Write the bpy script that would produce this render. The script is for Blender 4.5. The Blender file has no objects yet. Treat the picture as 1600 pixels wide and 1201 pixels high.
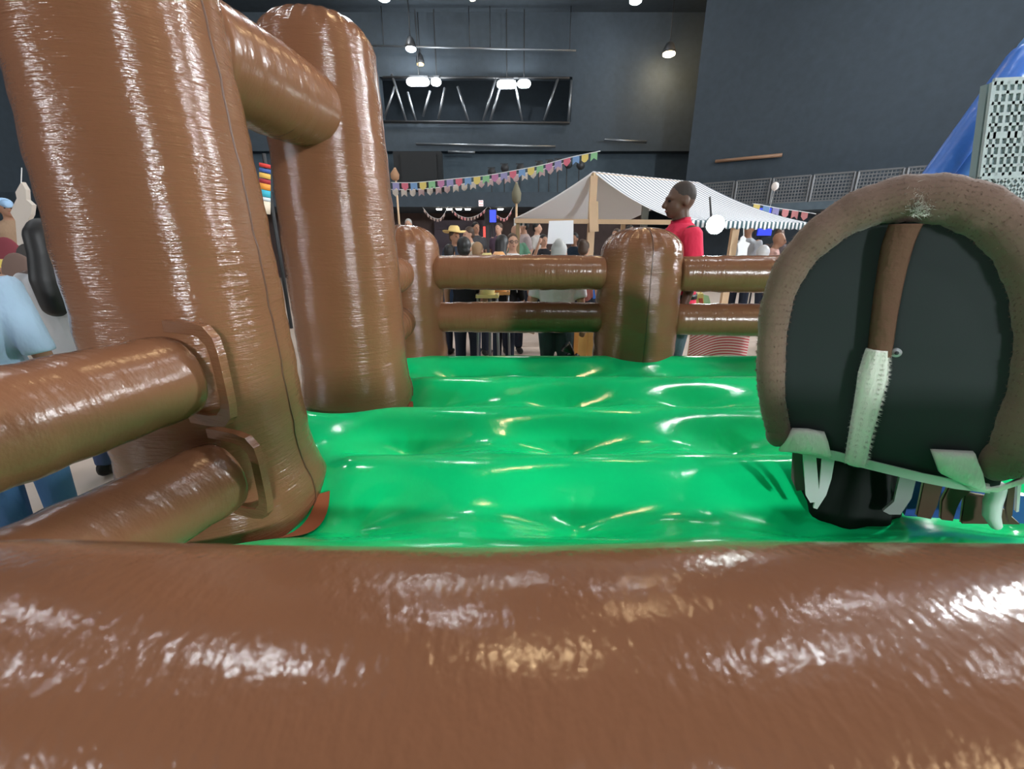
import bpy, bmesh, math, random
from mathutils import Vector, Matrix
random.seed(7)
SC = bpy.context.scene
COL = SC.collection
PI = math.pi
V = Vector

# ------------------------------------------------------------------ camera
FPX, PITCH, CAMZ = 663.0, math.radians(18.4), 1.36
cam_d = bpy.data.cameras.new('camera'); cam = bpy.data.objects.new('camera', cam_d); COL.objects.link(cam)
cam_d.sensor_width = 36.0; cam_d.sensor_fit = 'HORIZONTAL'; cam_d.lens = FPX / 1600 * 36.0
cam_d.clip_start = 0.01; cam_d.clip_end = 200
cam.location = (0, 0, CAMZ); cam.rotation_euler = (PI / 2 - PITCH, 0, 0)
cam_d.dof.use_dof = True; cam_d.dof.focus_distance = 2.2; cam_d.dof.aperture_fstop = 11.0
SC.camera = cam

# ------------------------------------------------------------------ world, exposure
w = bpy.data.worlds.new('world'); SC.world = w; w.use_nodes = True
w.node_tree.nodes['Background'].inputs[0].default_value = (0.02, 0.025, 0.03, 1)
w.node_tree.nodes['Background'].inputs[1].default_value = 1.0
SC.view_settings.view_transform = 'Standard'; SC.view_settings.look = 'None'
SC.view_settings.gamma = 1.0; SC.view_settings.use_curve_mapping = False
SC.view_settings.exposure = 0.10
LAMP_COOL = 150.0     # radiance of the cool ceiling lamps
LAMP_WARM = 110.0
TUBE = 40.0
REAR = 460.0
SC.cycles.max_bounces = 6; SC.cycles.diffuse_bounces = 3; SC.cycles.glossy_bounces = 3

# ------------------------------------------------------------------ geometry helpers
CT, ST = math.cos(PITCH), math.sin(PITCH)
def ray(px, py):
    cx = (px - 800) / FPX; cy = (600.5 - py) / FPX
    return V((cx, CT + cy * ST, -ST + cy * CT))
def P(px, py, Y):
    d = ray(px, py); t = Y / d.y
    return V((d.x * t, Y, CAMZ + d.z * t))
def PZ(px, py, z):
    d = ray(px, py); t = (z - CAMZ) / d.z
    return V((d.x * t, d.y * t, z))

def origin(o):
    v = V((0, 0, 0))
    while o is not None:
        v += o.location; o = o.parent
    return v

class MB:
    def __init__(s): s.v = []; s.f = []; s.m = []
    def add(s, vs, fs, mi=0):
        n = len(s.v); s.v += [V(p) for p in vs]; s.f += [tuple(i + n for i in f) for f in fs]; s.m += [mi] * len(fs)
        return s
    def box(s, c, d, rot=None, mi=0):
        c = V(c); h = V(d) / 2
        vs = [V((x * h.x, y * h.y, z * h.z)) for x in (-1, 1) for y in (-1, 1) for z in (-1, 1)]
        if rot is not None: vs = [rot @ p for p in vs]
        return s.add([c + p for p in vs], [(0, 1, 3, 2), (4, 6, 7, 5), (0, 4, 5, 1), (2, 3, 7, 6), (0, 2, 6, 4), (1, 5, 7, 3)], mi)
    def beam(s, a, b, wd, th, up=V((0, 0, 1)), mi=0):
        a, b = V(a), V(b); d = (b - a); L = d.length; d.normalize()
        if abs(d.dot(up)) > .95: up = V((0, 1, 0))
        x = d.cross(up).normalized(); y = x.cross(d)
        return s.box((a + b) / 2, (wd, L, th), Matrix((x, d, y)).transposed(), mi)
    def rings(s, rings, cap0=True, cap1=True, closed=True, mi=0):
        n = len(rings[0]); vs = [p for r in rings for p in r]; fs = []
        for i in range(len(rings) - 1):
            for j in range(n if closed else n - 1):
                k = (j + 1) % n
                fs.append((i * n + j, i * n + k, (i + 1) * n + k, (i + 1) * n + j))
        if cap0: fs.append(tuple(range(n))[::-1])
        if cap1: fs.append(tuple((len(rings) - 1) * n + j for j in range(n)))
        return s.add(vs, fs, mi)
    def tube(s, pts, rad, n=12, cap=True, mi=0, up=V((0, 0, 1)), flat=1.0, round_ends=0):
        pts = [V(p) for p in pts]
        if not hasattr(rad, '__len__'): rad = [rad] * len(pts)
        rad = list(rad)
        if round_ends:
            k = round_ends
            d0 = (pts[0] - pts[1]).normalized(); d1 = (pts[-1] - pts[-2]).normalized(); r0, r1 = rad[0], rad[-1]
            A = [(pts[0] + d0 * r0 * math.sin(PI / 2 * i / k) * flat, r0 * max(.03, math.cos(PI / 2 * i / k))) for i in range(k, 0, -1)]
            B = [(pts[-1] + d1 * r1 * math.sin(PI / 2 * i / k) * flat, r1 * max(.03, math.cos(PI / 2 * i / k))) for i in range(1, k + 1)]
            pts = [a[0] for a in A] + pts + [b[0] for b in B]; rad = [a[1] for a in A] + rad + [b[1] for b in B]
        R = []
        x = None
        for i, p in enumerate(pts):
            a = pts[max(i - 1, 0)]; b = pts[min(i + 1, len(pts) - 1)]
            d = (b - a).normalized()
            if x is None:
                u = up if abs(d.dot(up)) < .95 else V((0, 1, 0))
                x = d.cross(u).normalized()
            else:
                x = (x - d * x.dot(d)).normalized()
            y = x.cross(d)
            R.append([p + (x * math.cos(2 * PI * j / n) + y * math.sin(2 * PI * j / n)) * rad[i] for j in range(n)])
        return s.rings(R, cap, cap, True, mi)
    def ell(s, c, r, n=16, m=10, rot=None, mi=0):
        c = V(c); r = V(r) if hasattr(r, '__len__') else V((r, r, r))
        vs = []; fs = []
        for i in range(1, m):
            t = PI * i / m
            for j in range(n):
                p = 2 * PI * j / n
                q = V((r.x * math.sin(t) * math.cos(p), r.y * math.sin(t) * math.sin(p), r.z * math.cos(t)))
                vs.append(c + (rot @ q if rot else q))
        top = len(vs); q = V((0, 0, r.z)); vs.append(c + (rot @ q if rot else q)); vs.append(c - (rot @ q if rot else q))
        for i in range(m - 2):
            for j in range(n):
                k = (j + 1) % n
                fs.append((i * n + j, (i + 1) * n + j, (i + 1) * n + k, i * n + k))
        for j in range(n):
            k = (j + 1) % n
            fs.append((top, j, k)); fs.append((top + 1, (m - 2) * n + k, (m - 2) * n + j))
        return s.add(vs, fs, mi)
    def prism(s, poly, n, d, mi=0):
        """poly: list of 3D points in a plane; extruded by vector n*d"""
        e = V(n) * d; k = len(poly)
        vs = [V(p) for p in poly] + [V(p) + e for p in poly]
        fs = [tuple(range(k))[::-1], tuple(range(k, 2 * k))] + [(i, (i + 1) % k, k + (i + 1) % k, k + i) for i in range(k)]
        return s.add(vs, fs, mi)
    def mesh(s, name, off, smooth):
        me = bpy.data.meshes.new(name)
        me.from_pydata([tuple(p - off) for p in s.v], [], s.f)
        for i, f in enumerate(me.polygons): f.material_index = s.m[i]
        bm = bmesh.new(); bm.from_mesh(me); bmesh.ops.recalc_face_normals(bm, faces=bm.faces); bm.to_mesh(me); bm.free()
        if smooth: me.polygons.foreach_set('use_smooth', [True] * len(me.polygons))
        me.update(); return me
    def build(s, name, m, parent=None, smooth=False, at=None):
        loc = V(at) if at is not None else V((0, 0, 0))
        off = loc + (origin(parent) if parent is not None else V((0, 0, 0)))
        if parent is not None: off = origin(parent); loc = V((0, 0, 0))
        o = bpy.data.objects.new(name, s.mesh(name, off, smooth)); COL.objects.link(o); o.location = loc
        for mm in (m if isinstance(m, (list, tuple)) else [m]): o.data.materials.append(mm)
        if parent is not None: o.parent = parent
        return o

def smooth_angle(o, deg=40):
    me = o.data
    me.polygons.foreach_set('use_smooth', [True] * len(me.polygons))
    bm = bmesh.new(); bm.from_mesh(me)
    for e in bm.edges:
        e.smooth = not (len(e.link_faces) == 2 and e.calc_face_angle(0) > math.radians(deg))
    bm.to_mesh(me); bm.free(); return o

def tag(o, label=None, cat=None, group=None, kind=None):
    if label: o['label'] = label
    if cat: o['category'] = cat
    if group: o['group'] = group
    if kind: o['kind'] = kind
    return o
def thing(name, label, cat, loc=(0, 0, 0), group=None):
    o = bpy.data.objects.new(name, None); COL.objects.link(o); o.location = loc; o.empty_display_size = .1
    return tag(o, label, cat, group)

# ------------------------------------------------------------------ materials
def mat(name, col, rough=.6, spec=.5, metal=0, emit=None, es=0, bump=None, var=0, coat=0, sheen=0, trans=0):
    m = bpy.data.materials.new(name); m.use_nodes = True; nt = m.node_tree; N = nt.nodes; L = nt.links
    b = N['Principled BSDF']
    b.inputs['Base Color'].default_value = (*col, 1); b.inputs['Roughness'].default_value = rough
    b.inputs['Specular IOR Level'].default_value = spec; b.inputs['Metallic'].default_value = metal
    b.inputs['Coat Weight'].default_value = coat; b.inputs['Coat Roughness'].default_value = .08
    b.inputs['Sheen Weight'].default_value = sheen
    b.inputs['Transmission Weight'].default_value = trans
    if emit: b.inputs['Emission Color'].default_value = (*emit, 1); b.inputs['Emission Strength'].default_value = es
    tc = N.new('ShaderNodeTexCoord')
    if var:
        n = N.new('ShaderNodeTexNoise'); n.inputs['Scale'].default_value = 5; n.inputs['Detail'].default_value = 4
        L.new(tc.outputs['Object'], n.inputs['Vector'])
        mx = N.new('ShaderNodeMixRGB'); mx.blend_type = 'MULTIPLY'; mx.inputs[0].default_value = 1
        mx.inputs[1].default_value = (*col, 1)
        rp = N.new('ShaderNodeMapRange'); rp.inputs[3].default_value = 1 - var; rp.inputs[4].default_value = 1 + var
        L.new(n.outputs['Fac'], rp.inputs[0]); L.new(rp.outputs[0], mx.inputs[2]); L.new(mx.outputs[0], b.inputs['Base Color'])
    if bump:
        prev = None
        for (sx, sy, sz, strength, dist) in bump:
            mp = N.new('ShaderNodeMapping'); mp.inputs['Scale'].default_value = (sx, sy, sz)
            n = N.new('ShaderNodeTexNoise'); n.inputs['Scale'].default_value = 1; n.inputs['Detail'].default_value = 3
            bp = N.new('ShaderNodeBump'); bp.inputs['Strength'].default_value = strength; bp.inputs['Distance'].default_value = dist
            L.new(tc.outputs['Object'], mp.inputs['Vector']); L.new(mp.outputs[0], n.inputs['Vector'])
            L.new(n.outputs['Fac'], bp.inputs['Height'])
            if prev: L.new(prev.outputs[0], bp.inputs['Normal'])
            prev = bp
        L.new(prev.outputs[0], b.inputs['Normal'])
    return m

BROWN = (0.215, 0.094, 0.048)
M_post = mat('brown_vinyl_post', BROWN, .15, .5, bump=[(6, 6, 60, .30, .010), (26, 26, 260, .5, .0028), (70, 70, 110, .35, .003), (2.2, 2.2, 3, .35, .03)], var=.10)
M_railx = mat('brown_vinyl_rail_x', BROWN, .22, .5, bump=[(34, 8, 8, .35, .010), (160, 120, 120, .35, .0015)], var=.10)
M_raily = mat('brown_vinyl_rail_y', BROWN, .24, .5, bump=[(8, 30, 8, .35, .010), (120, 160, 120, .35, .0015)], var=.10)
M_front = mat('brown_vinyl_front', BROWN, .16, .5, bump=[(6, 6, 6, .2, .008), (260, 150, 150, .32, .0014)], var=.12)
M_flange = mat('terracotta_vinyl', (.42, .13, .06), .4)
M_seam = mat('seam_vinyl', (.12, .052, .028), .35, bump=[(60, 60, 60, .4, .004)])
M_green = mat('green_vinyl', (.004, .74, .235), .14, .5, bump=[(5, 5, 5, .25, .02), (180, 60, 60, .22, .0012)], var=.05)
M_fur = mat('brown_fur', (.19, .122, .092), .95, .1, sheen=.3, bump=[(90, 90, 90, .5, .004), (10, 10, 10, .6, .014)], var=.35)
M_furd = mat('brown_plush', (.15, .082, .055), .95, .05, sheen=.0, bump=[(50, 50, 50, .7, .008), (9, 9, 9, .5, .02)], var=.2)
M_furw = mat('white_fur', (.80, .80, .72), .95, .1, sheen=.3, bump=[(80, 30, 30, .8, .010)], var=.08)
M_black = mat('black_nylon', (.026, .033, .034), .75, .25, bump=[(200, 200, 200, .2, .001), (3, 3, 3, .5, .03)])
M_skirt = mat('black_cloth', (.010, .014, .012), .8, .2, bump=[(9, 9, 3, .5, .02)])
M_tape = mat('clear_edge_tape', (.55, .62, .56), .35, .5, bump=[(90, 200, 90, .4, .002)])
M_white = mat('white_vinyl', (.72, .74, .74), .4)
M_hoof = mat('brown_white_hide', (.10, .05, .03), .6)
M_cream = mat('cream_piping', (.62, .52, .38), .6)
M_bluev = mat('blue_vinyl', (.045, .12, .42), .35)
M_wood = mat('pale_pine', (.62, .43, .27), .6, bump=[(60, 60, 6, .2, .003)], var=.15)
M_canvas = mat('white_canvas', (.74, .75, .78), .8)
M_wall = mat('black_painted_wall', (.046, .062, .078), .8, .3, bump=[(2, 2, 2, .3, .05)], var=.2)  # the veil of haze over the dark walls is put into this lifted colour
M_wall2 = mat('lighter_slate_wall', (.085, .115, .14), .85, .2, var=.2)
M_wallw = mat('brown_bar_wall', (.085, .055, .050), .7, var=.2)
M_ceil = mat('black_ceiling', (.048, .062, .076), .85, .2, var=.2)
M_floor = mat('pale_floor', (.60, .50, .43), .35, .4, var=.1)
M_dark = mat('dark_metal', (.02, .022, .025), .5)
M_steel = mat('steel_tube', (.22, .24, .26), .35, metal=.8)
M_grille = mat('grille_metal', (.13, .135, .14), .5, metal=.3)
M_lampw = mat('cool_lamp_glass', (1, 1, 1), .5, emit=(.92, .96, 1), es=LAMP_COOL)
M_lampo = mat('warm_lamp_glass', (1, .9, .7), .5, emit=(1, .72, .40), es=LAMP_WARM)
M_tube = mat('fluorescent_tube', (1, 1, 1), .5, emit=(.93, .97, 1), es=TUBE)
M_rear = mat('rear_flood_glass', (1, 1, 1), .5, emit=(.93, .97, 1), es=REAR)
M_flood = mat('flood_lamp_glass', (1, 1, 1), .5, emit=(.90, 1, .97), es=60)
M_dim = mat('dim_amber_glass', (1, .8, .4), .5, emit=(1, .75, .35), es=1.2)

# ------------------------------------------------------------------ the hall
def struct(name, m, mb, kind='structure'):
    o = mb.build(name, m); return tag(o, kind=kind)
XL, XR, YB, YR, ZC = -17, 17, 22.5, -20, 9.2
struct('floor', M_floor, MB().box((0, (YB + YR) / 2, -.05), (XR - XL, YB - YR, .1)))
struct('ceiling', M_ceil, MB().box((0, (YB + YR) / 2, ZC + .05), (XR - XL, YB - YR, .1)))
struct('wall_back', M_wall, MB().box((0, YB + .1, ZC / 2), (XR - XL, .2, ZC)))
struct('wall_left', M_wall, MB().box((XL - .1, (YB + YR) / 2, ZC / 2), (.2, YB - YR, ZC)))
struct('wall_right', M_wall, MB().box((XR + .1, (YB + YR) / 2, ZC / 2), (.2, YB - YR, ZC)))
struct('wall_rear', M_wall, MB().box((0, YR - .1, ZC / 2), (XR - XL, .2, ZC)))
# big beam below the truss opening, gallery back wall and floor edge
Yg = 15.0
z0 = P(760, 323, Yg).z; z1 = P(760, 300, Yg).z
xr_g = P(1050, 300, Yg).x
struct('wall_gallery_edge', M_wall, MB().box(((XL + xr_g) / 2, Yg + .15, (z0 + z1) / 2), (xr_g - XL, .3, z1 - z0)).box(((XL + xr_g) / 2, Yg + 3.6, z0 + .1), (xr_g - XL, 6.6, .2)))
Yw = 18.6
zb0 = P(760, 236, Yw).z; zb1 = P(760, 191, Yw).z; zt = P(760, 120, Yw).z
xo0, xo1 = P(596, 160, Yw).x, P(893, 160, Yw).x
mb = MB()
mb.box(((XL + XR) / 2, Yw + .2, (zb0 + zb1) / 2), (XR - XL, .4, zb1 - zb0))
mb.box(((XL + XR) / 2, Yw + .2, (zt + ZC) / 2), (XR - XL, .4, ZC - zt))
mb.box(((XL + xo0) / 2, Yw + .2, (zb1 + zt) / 2), (xo0 - XL, .4, zt - zb1))
mb.box(((xo1 + XR) / 2, Yw + .2, (zb1 + zt) / 2), (XR - xo1, .4, zt - zb1))
struct('wall_truss_front', M_wall, mb)
struct('wall_gallery_back', M_wall2, MB().box(((XL + xr_g) / 2 + 2.5, Yw + .55, (z1 + zb0) / 2), (xr_g - XL + 5, .1, zb0 - z1 + .4)))  # the lit look of the gallery recess is put into this lighter colour
struct('wall_bar', M_wallw, MB().box(((XL + xr_g) / 2, Yg + 3.2, z0 / 2), (xr_g - XL, .1, z0)))
# oblique side wall on the right with its own balcony
A, B = V((xr_g, Yg, 0)), V((XR, 5.5, 0))
dAB = (B - A).normalized(); nAB = V((-dAB.y, dAB.x, 0)) * -1
if nAB.y > 0: nAB = -nAB
mb = MB(); c = (A + B) / 2 - nAB * 1.3
Rm = Matrix((dAB, V((-dAB.y, dAB.x, 0)), V((0, 0, 1)))).transposed()
mb.box(c + V((0, 0, ZC / 2)), ((B - A).length, .2, ZC), Rm)
struct('wall_oblique', M_wall, mb)
zg0, zg1 = P(1050, 326, Yg).z, P(1050, 291, Yg).z
mb = MB(); mb.box((A + B) / 2 - nAB * .6 + V((0, 0, zg0 - .1)), ((B - A).length, 1.3, .2), Rm)
struct('wall_balcony_slab', M_wall2, mb)

ORD = ['first', 'second', 'third', 'fourth', 'fifth', 'sixth', 'seventh', 'eighth', 'ninth', 'tenth', 'eleventh', 'twelfth']
# balcony grille: panels of posts and thin bars
Lg = (B - A).length; npan = 12; pl = 0.95
for i in range(npan):
    a = A + dAB * (i * pl); b = A + dAB * ((i + 1) * pl - .075)
    t = thing('balcony_grille', ORD[i] + ' grey grille panel from the left end of the balcony', 'grille', a + V((0, 0, zg0)), 'grille panels along the balcony')
    mb = MB()
    for z in (zg0 + .02, zg1): mb.beam(a + V((0, 0, z)), b + V((0, 0, z)), .04, .04)
    for q in (a, b): mb.beam(q + V((0, 0, zg0)), q + V((0, 0, zg1)), .05, .05)
    mb.build('frame', M_grille, t)
    mb = MB()
    for k in range(1, 8):
        z = zg0 + (zg1 - zg0) * k / 8; mb.beam(a + V((0, 0, z)), b + V((0, 0, z)), .015, .03)
    for k in range(1, 12):
        q = a.lerp(b, k / 12); mb.beam(q + V((0, 0, zg0)), q + V((0, 0, zg1)), .014, .014)
    mb.build('wire_mesh', M_grille, t)

# ------------------------------------------------------------------ ceiling lamps
def ceiling_lamp(pos, r, m, label, group=None, stem=.35):
    t = thing('ceiling_lamp', label, 'lamp', pos, group)
    z = V((0, 0, 1))
    MB().tube([pos + z * .05, pos + z * .12, pos + z * .32, pos + z * .38], [r * 1.12, r * 1.15, r * .7, r * .3], 20).build('housing', M_dark, t, True)
    top = min(pos.z + .38 + stem, ZC)
    MB().tube([pos + z * .36, V((pos.x, pos.y, top))], .02, 8).build('stem', M_dark, t, True)
    MB().tube([pos - z * .03, pos, pos + z * .06], [r * .7, r, r], 20).build('lens', m, t, True)
    return t
zl = 8.6
for (px, py, m, r, lab) in [
    (600, -1, M_lampw, .17, 'bright white ceiling lamp cut by the top edge above the dome of the tall post'),
    (738, -2, M_lampo, .10, 'small warm ceiling lamp at the top edge between two white lamps'),
    (993, 3, M_lampw, .18, 'bright white ceiling lamp at the top edge above the market stall'),
    (1125, 7, M_lampo, .17, 'warm yellow ceiling lamp at the top edge, right of the white one'),
    (642, 78, M_lampw, .16, 'white ceiling lamp just above the left fluorescent fixture'),
    (657, 102, M_dim, .13, 'dim amber ceiling lamp under the white lamp, nearly switched off'),
    (1045, 86, M_lampo, .20, 'lone warm ceiling lamp on the dark wall right of the truss')]:
    ceiling_lamp(PZ(px, py, zl if py < 50 else 7.6), r, m, lab, stem=.6 if py < 50 else 1.6)
# the same lamps go on over the rest of the hall (they light the arena and show as its highlights)
extra = [(-6, 9.5, 0), (-1.5, 9, 0), (3.2, 9.5, 1), (8, 9.5, 0), (-9, 3.5, 0), (-4.2, 4, 0), (0.3, 4.6, 1), (4.5, 4.2, 0), (9.5, 4, 0),
         (-7, -1.5, 0), (2.0, -2.4, 0), (7, -1, 1), (-11, 8, 0), (-11, 15, 0), (-6, 15.5, 1)]
for x, y, k in extra:
    ceiling_lamp(V((x, y, zl)), .22, (M_lampw, M_lampo)[k], ('white', 'warm')[k] + ' ceiling lamp overhead, outside the picture', 'ceiling lamps over the arena')

# fluorescent fixtures in the opening
for (xa, xb, py, lab) in [(636, 671, 128, 'long white fluorescent fixture left in the truss opening'), (674, 689, 128, 'short white fluorescent fixture beside the long left one'),
                          (777, 807, 132, 'long white fluorescent fixture right in the truss opening'), (809, 829, 131, 'short white fluorescent fixture beside the long right one')]:
    a, b = P(xa + 5, py, 18.2), P(xb - 5.5, py, 18.2)
    t = thing('fluorescent_fixture', lab, 'lamp', (a + b) / 2)
    MB().tube([a, b], .13, 12, round_ends=3).build('tube', M_tube, t, True)
    MB().box((a + b) / 2 + V((0, .2, .18)), ((b - a).length + .1, .1, .14)).build('housing', M_dark, t)
    MB().tube([(a + b) / 2 + V((0, .2, .2)), V(((a.x + b.x) / 2, 18.4, ZC))], .02, 6).build('hanger', M_dark, t)
# roof truss struts in the opening
t = thing('roof_truss', 'steel roof truss with slanting struts in the opening of the dark wall', 'truss', P(745, 190, 18.45))
for (x0, y0, x1, y1) in [(612, 115, 635, 190), (617, 135, 601, 183), (672, 142, 661, 182), (695, 137, 685, 186), (715, 135, 732, 190), (775, 122, 755, 188),
                         (781, 137, 766, 189), (804, 125, 816, 190), (872, 122, 850, 188), (637, 144, 650, 190), (893, 125, 888, 192)]:
    a, b = P(x0, y0, 18.45), P(x1, y1, 18.45)
    MB().tube([a, b], .045, 8).build('strut', M_steel, t, True)
MB().tube([P(598, 190, 18.45), P(890, 192, 18.45)], .05, 8).build('chord', M_dark, t, True)
MB().tube([P(598, 121, 18.45), P(890, 122, 18.45)], .05, 8).build('chord', M_dark, t, True)
for (x0, y0, x1, y1, yy, m, lab) in [(650, 225, 868, 229, 18.3, M_steel, 'long thin steel pipe on the dark beam above the bunting'), (700, 237, 742, 238, 18.3, M_steel, 'short thin pipe under the long steel pipe'),
                                 (945, 218, 1010, 222, 18.3, M_steel, 'short pale pipe on the dark wall above the stall ridge')]:
    tag(MB().tube([P(x0, y0, yy), P(x1, y1, yy)], .045, 8).build('wall_pipe', m, None, True), lab, 'pipe')
a = A - nAB * 0.9
def on_oblique(px, py, off):
    q = A - nAB * off; d = ray(px, py); t = (q - V((0, 0, CAMZ))).dot(nAB) - (q.z - 0) * 0
    t = (V((q.x, q.y, 0)).dot(nAB)) / (V((d.x, d.y, 0)).dot(nAB)); return V((0, 0, CAMZ)) + d * t
tag(MB().tube([on_oblique(1118, 252, 1.1), on_oblique(1222, 242, 1.1)], .05, 8).build('wall_pipe', mat('orange_lit_pipe', (.30, .17, .10), .4), None, True), 'pipe coloured as lit orange on the dark side wall above the stall', 'pipe')  # the orange light falling on this pipe is put into its colour

# ------------------------------------------------------------------ inflatable arena
ZM = 0.60
arena = thing('inflatable_arena', 'brown and green inflatable rodeo arena with posts and rails', 'inflatable', (0.5, 1.4, 0))
DX, DY, X0, Y0 = .67, .47, .25, 1.56
def hgt(x, y):
    sx = x - .10 * (y - Y0)
    u = (sx - X0) / DX; v = (y - Y0) / DY
    su = math.sin(PI * u) ** 2; sv = math.sin(PI * v) ** 2
    h = -.066 + .066 * sv + .048 * (1 - (1 - su) * (1 - sv))
    # pulled knot with gathers
    du = (u - round(u)) * DX; dv = (v - round(v)) * DY; r = math.hypot(du, dv)
    h -= .012 * math.exp(-(r / .05) ** 2)
    h += .004 * math.cos(9 * math.atan2(dv, du) + round(u) * 2) * math.exp(-((r - .06) / .035) ** 2)
    for (qx, qy, qr) in ((-.90, 1.19, .26), (-.80, 2.10, .25)):
        d = math.hypot(x - qx, y - qy) - qr; h -= .045 * (1 if d < 0 else math.exp(-(d / .07) ** 2))
    return h
def zmat(x, y): return ZM + hgt(x, y)
mx0, mx1, my0, my1 = -1.18, 2.75, -.12, 2.98
nx, ny = 200, 168
vs = []; fs = []
def edge(d): return min(1, max(0, d) / .16)
for j in range(ny + 1):
    for i in range(nx + 1):
        x = mx0 + (mx1 - mx0) * i / nx; y = my0 + (my1 - my0) * j / ny
        e = min(edge(x - mx0), edge(mx1 - x), edge(y - my0), edge(my1 - y))
        z = ZM + hgt(x, y) - .12 * (1 - math.sqrt(max(0, 1 - (1 - e) ** 2)))
        vs.append((x, y, z))
for j in range(ny):
    for i in range(nx):
        a = j * (nx + 1) + i; fs.append((a, a + 1, a + nx + 2, a + nx + 1))
mb = MB().add(vs, fs)
# skirt down to the floor
loop = [(i, 0) for i in range(nx)] + [(nx, j) for j in range(ny)] + [(nx - i, ny) for i in range(nx)] + [(0, ny - j) for j in range(ny)]
idx = [j * (nx + 1) + i for i, j in loop]; n0 = len(mb.v); k = len(idx)
mb.v += [V((vs[q][0], vs[q][1], .01)) for q in idx]
for q in range(k):
    r = (q + 1) % k; mb.f.append((idx[q], idx[r], n0 + r, n0 + q)); mb.m.append(0)
mb.build('mattress', M_green, arena, True)['label'] = 'glossy bright green quilted air mattress'

def post(cx, cy, r0, r1, ztop, zbase=.42, npow=2.4, dome=.75, seams=(), flare=.03, rot=0, wr=.028, label=None):
    n = 72; R = []
    zs = []
    zc = ztop - r1 * dome
    m = 44
    prof = []
    for i in range(m + 1):
        t = i / m; z = zbase + (zc - zbase) * t
        r = r0 + (r1 - r0) * t + .012 * math.sin(PI * t) + flare * math.exp(-((z - ZM) / .10) ** 2)
        if z < ZM - .03: r -= .05 * min(1, ((ZM - .03 - z) / .08)) ** 2
        prof.append((z, r, 0))
    for i in range(1, 15):
        a = PI / 2 * i / 14; prof.append((zc + r1 * dome * math.sin(a), r1 * max(.01, math.cos(a)) ** .8, math.sin(2 * a)))
    for (z, r, d) in prof:
        ring = []
        for j in range(n):
            p = 2 * PI * j / n + rot
            c, s = math.cos(p), math.sin(p)
            q = (abs(c) ** npow + abs(s) ** npow) ** (-1 / npow)
            q = q * r * (1 - d * wr / .1 * .25 * (.5 + .5 * math.cos(22 * p)))
            q += .003 * math.sin(z * 46 + 3 * p) * math.sin(z * 17) * (1 - d)
            ring.append(V((cx + c * q, cy + s * q, z)))
        R.append(ring)
    o = MB().rings(R).build('post', M_post, arena, True)
    if label: o['label'] = label
    for sa in seams:
        pts = []
        j = int(round(((sa - rot) % (2 * PI)) / (2 * PI) * n)) % n
        for ring in R[2:-1]: pts.append(ring[j])
        MB().tube(pts, .0032, 6).build('seam', M_seam, o, True)
    # weld band round the foot of the post
    zf = zmat(cx, cy)
    return o, R
def rail(name, a, b, r, m, bulge=.006, label=None):
    a, b = V(a), V(b); pts = []; rad = []
    n = 30
    for i in range(n + 1):
        t = i / n; pts.append(a.lerp(b, t)); rad.append(r + bulge * math.sin(PI * t) + .0016 * math.sin(t * 61) + .001 * math.sin(t * 143))
    d = (b - a).normalized() * .0
    o = MB().tube(pts, rad, 40, round_ends=6, flat=.25).build(name, m, arena, True)
    if label: o['label'] = label
    return o

# two tall gate posts and the beam between them
near, Rn = post(-.90, 1.19, .238, .182, 2.26, npow=2.5, seams=(.0,), flare=.03, label='tall thick brown gate post')
far, Rf = post(-.80, 2.10, .246, .220, 2.235, npow=2.3, dome=.55, seams=(.25,), flare=.02, label='tall brown gate post with a domed top')
rail('overhead_beam', (-.865, 1.36, 1.86), (-.80, 1.93, 1.86), .140, M_raily, label='thick tube joining the two gate posts')
# low posts
post(-.715, 2.95, .235, .225, 1.475, dome=.62, seams=(-PI * .5,), flare=.01, label='low brown corner post')
post(.85, 2.93, .264, .256, 1.458, dome=.62, seams=(-PI * .5,), flare=.0, label='low brown post in the middle of the back fence')
post(2.42, 2.80, .25, .24, 1.45, dome=.62, flare=.0, label='low brown corner post')
post(-1.16, .02, .22, .21, 1.45, dome=.62, flare=.0, label='low brown corner post')
post(2.42, .02, .22, .21, 1.45, dome=.62, flare=.0, label='low brown corner post')
# back rails, side rails, front rails
for z, r in ((1.175, .108), (.878, .100)):
    rail('rail', (-.50, 2.92, z), (.60, 2.90, z), r, M_railx)
    rail('rail', (1.10, 2.86, z - .005), (2.22, 2.78, z - .005), r + .003, M_railx)
    rail('rail', (-.735, 2.34, z), (-.72, 2.76, z), r, M_raily)
rl1 = rail('rail', (-1.05, .20, 1.045), (-.785, .945, 1.065), .098, M_raily)
rl2 = rail('rail', (-1.04, .20, .78), (-.745, .955, .795), .094, M_raily)
front = rail('front_rail', (-.98, .104, 1.1325), (2.24, .104, 1.1325), .110, M_front, bulge=.002, label='thick glossy brown rail right in front')
# welded collars round the rail ends on the near post
def collar(c, d, hw, hh, par, m=M_post):
    d = V(d).normalized(); x = V((0, 0, 1)).cross(d).normalized(); z = V((0, 0, 1)); c = V(c)
    mb = MB(); n = 28; R = []
    for (s, o) in ((1.0, -.045), (1.02, -.040), (1.30, -.040), (1.31, -.058)):
        ring = []
        for j in range(n):
            p = 2 * PI * j / n; cc, ss = math.cos(p), math.sin(p); q = (abs(cc) ** 5 + abs(ss) ** 5) ** -.2
            ring.append(c + d * o + x * cc * q * hw * s + z * ss * q * hh * s)
        R.append(ring)
    smooth_angle(mb.rings(R, False, False).build('collar', m, par, True), 30)
ext = V((-.785 + 1.05, .945 - .20, 0)).normalized()
collar((-.79, .925, 1.065), -ext, .098, .098, rl1)
collar((-.75, .93, .795), -ext, .094, .094, rl2)
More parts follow.
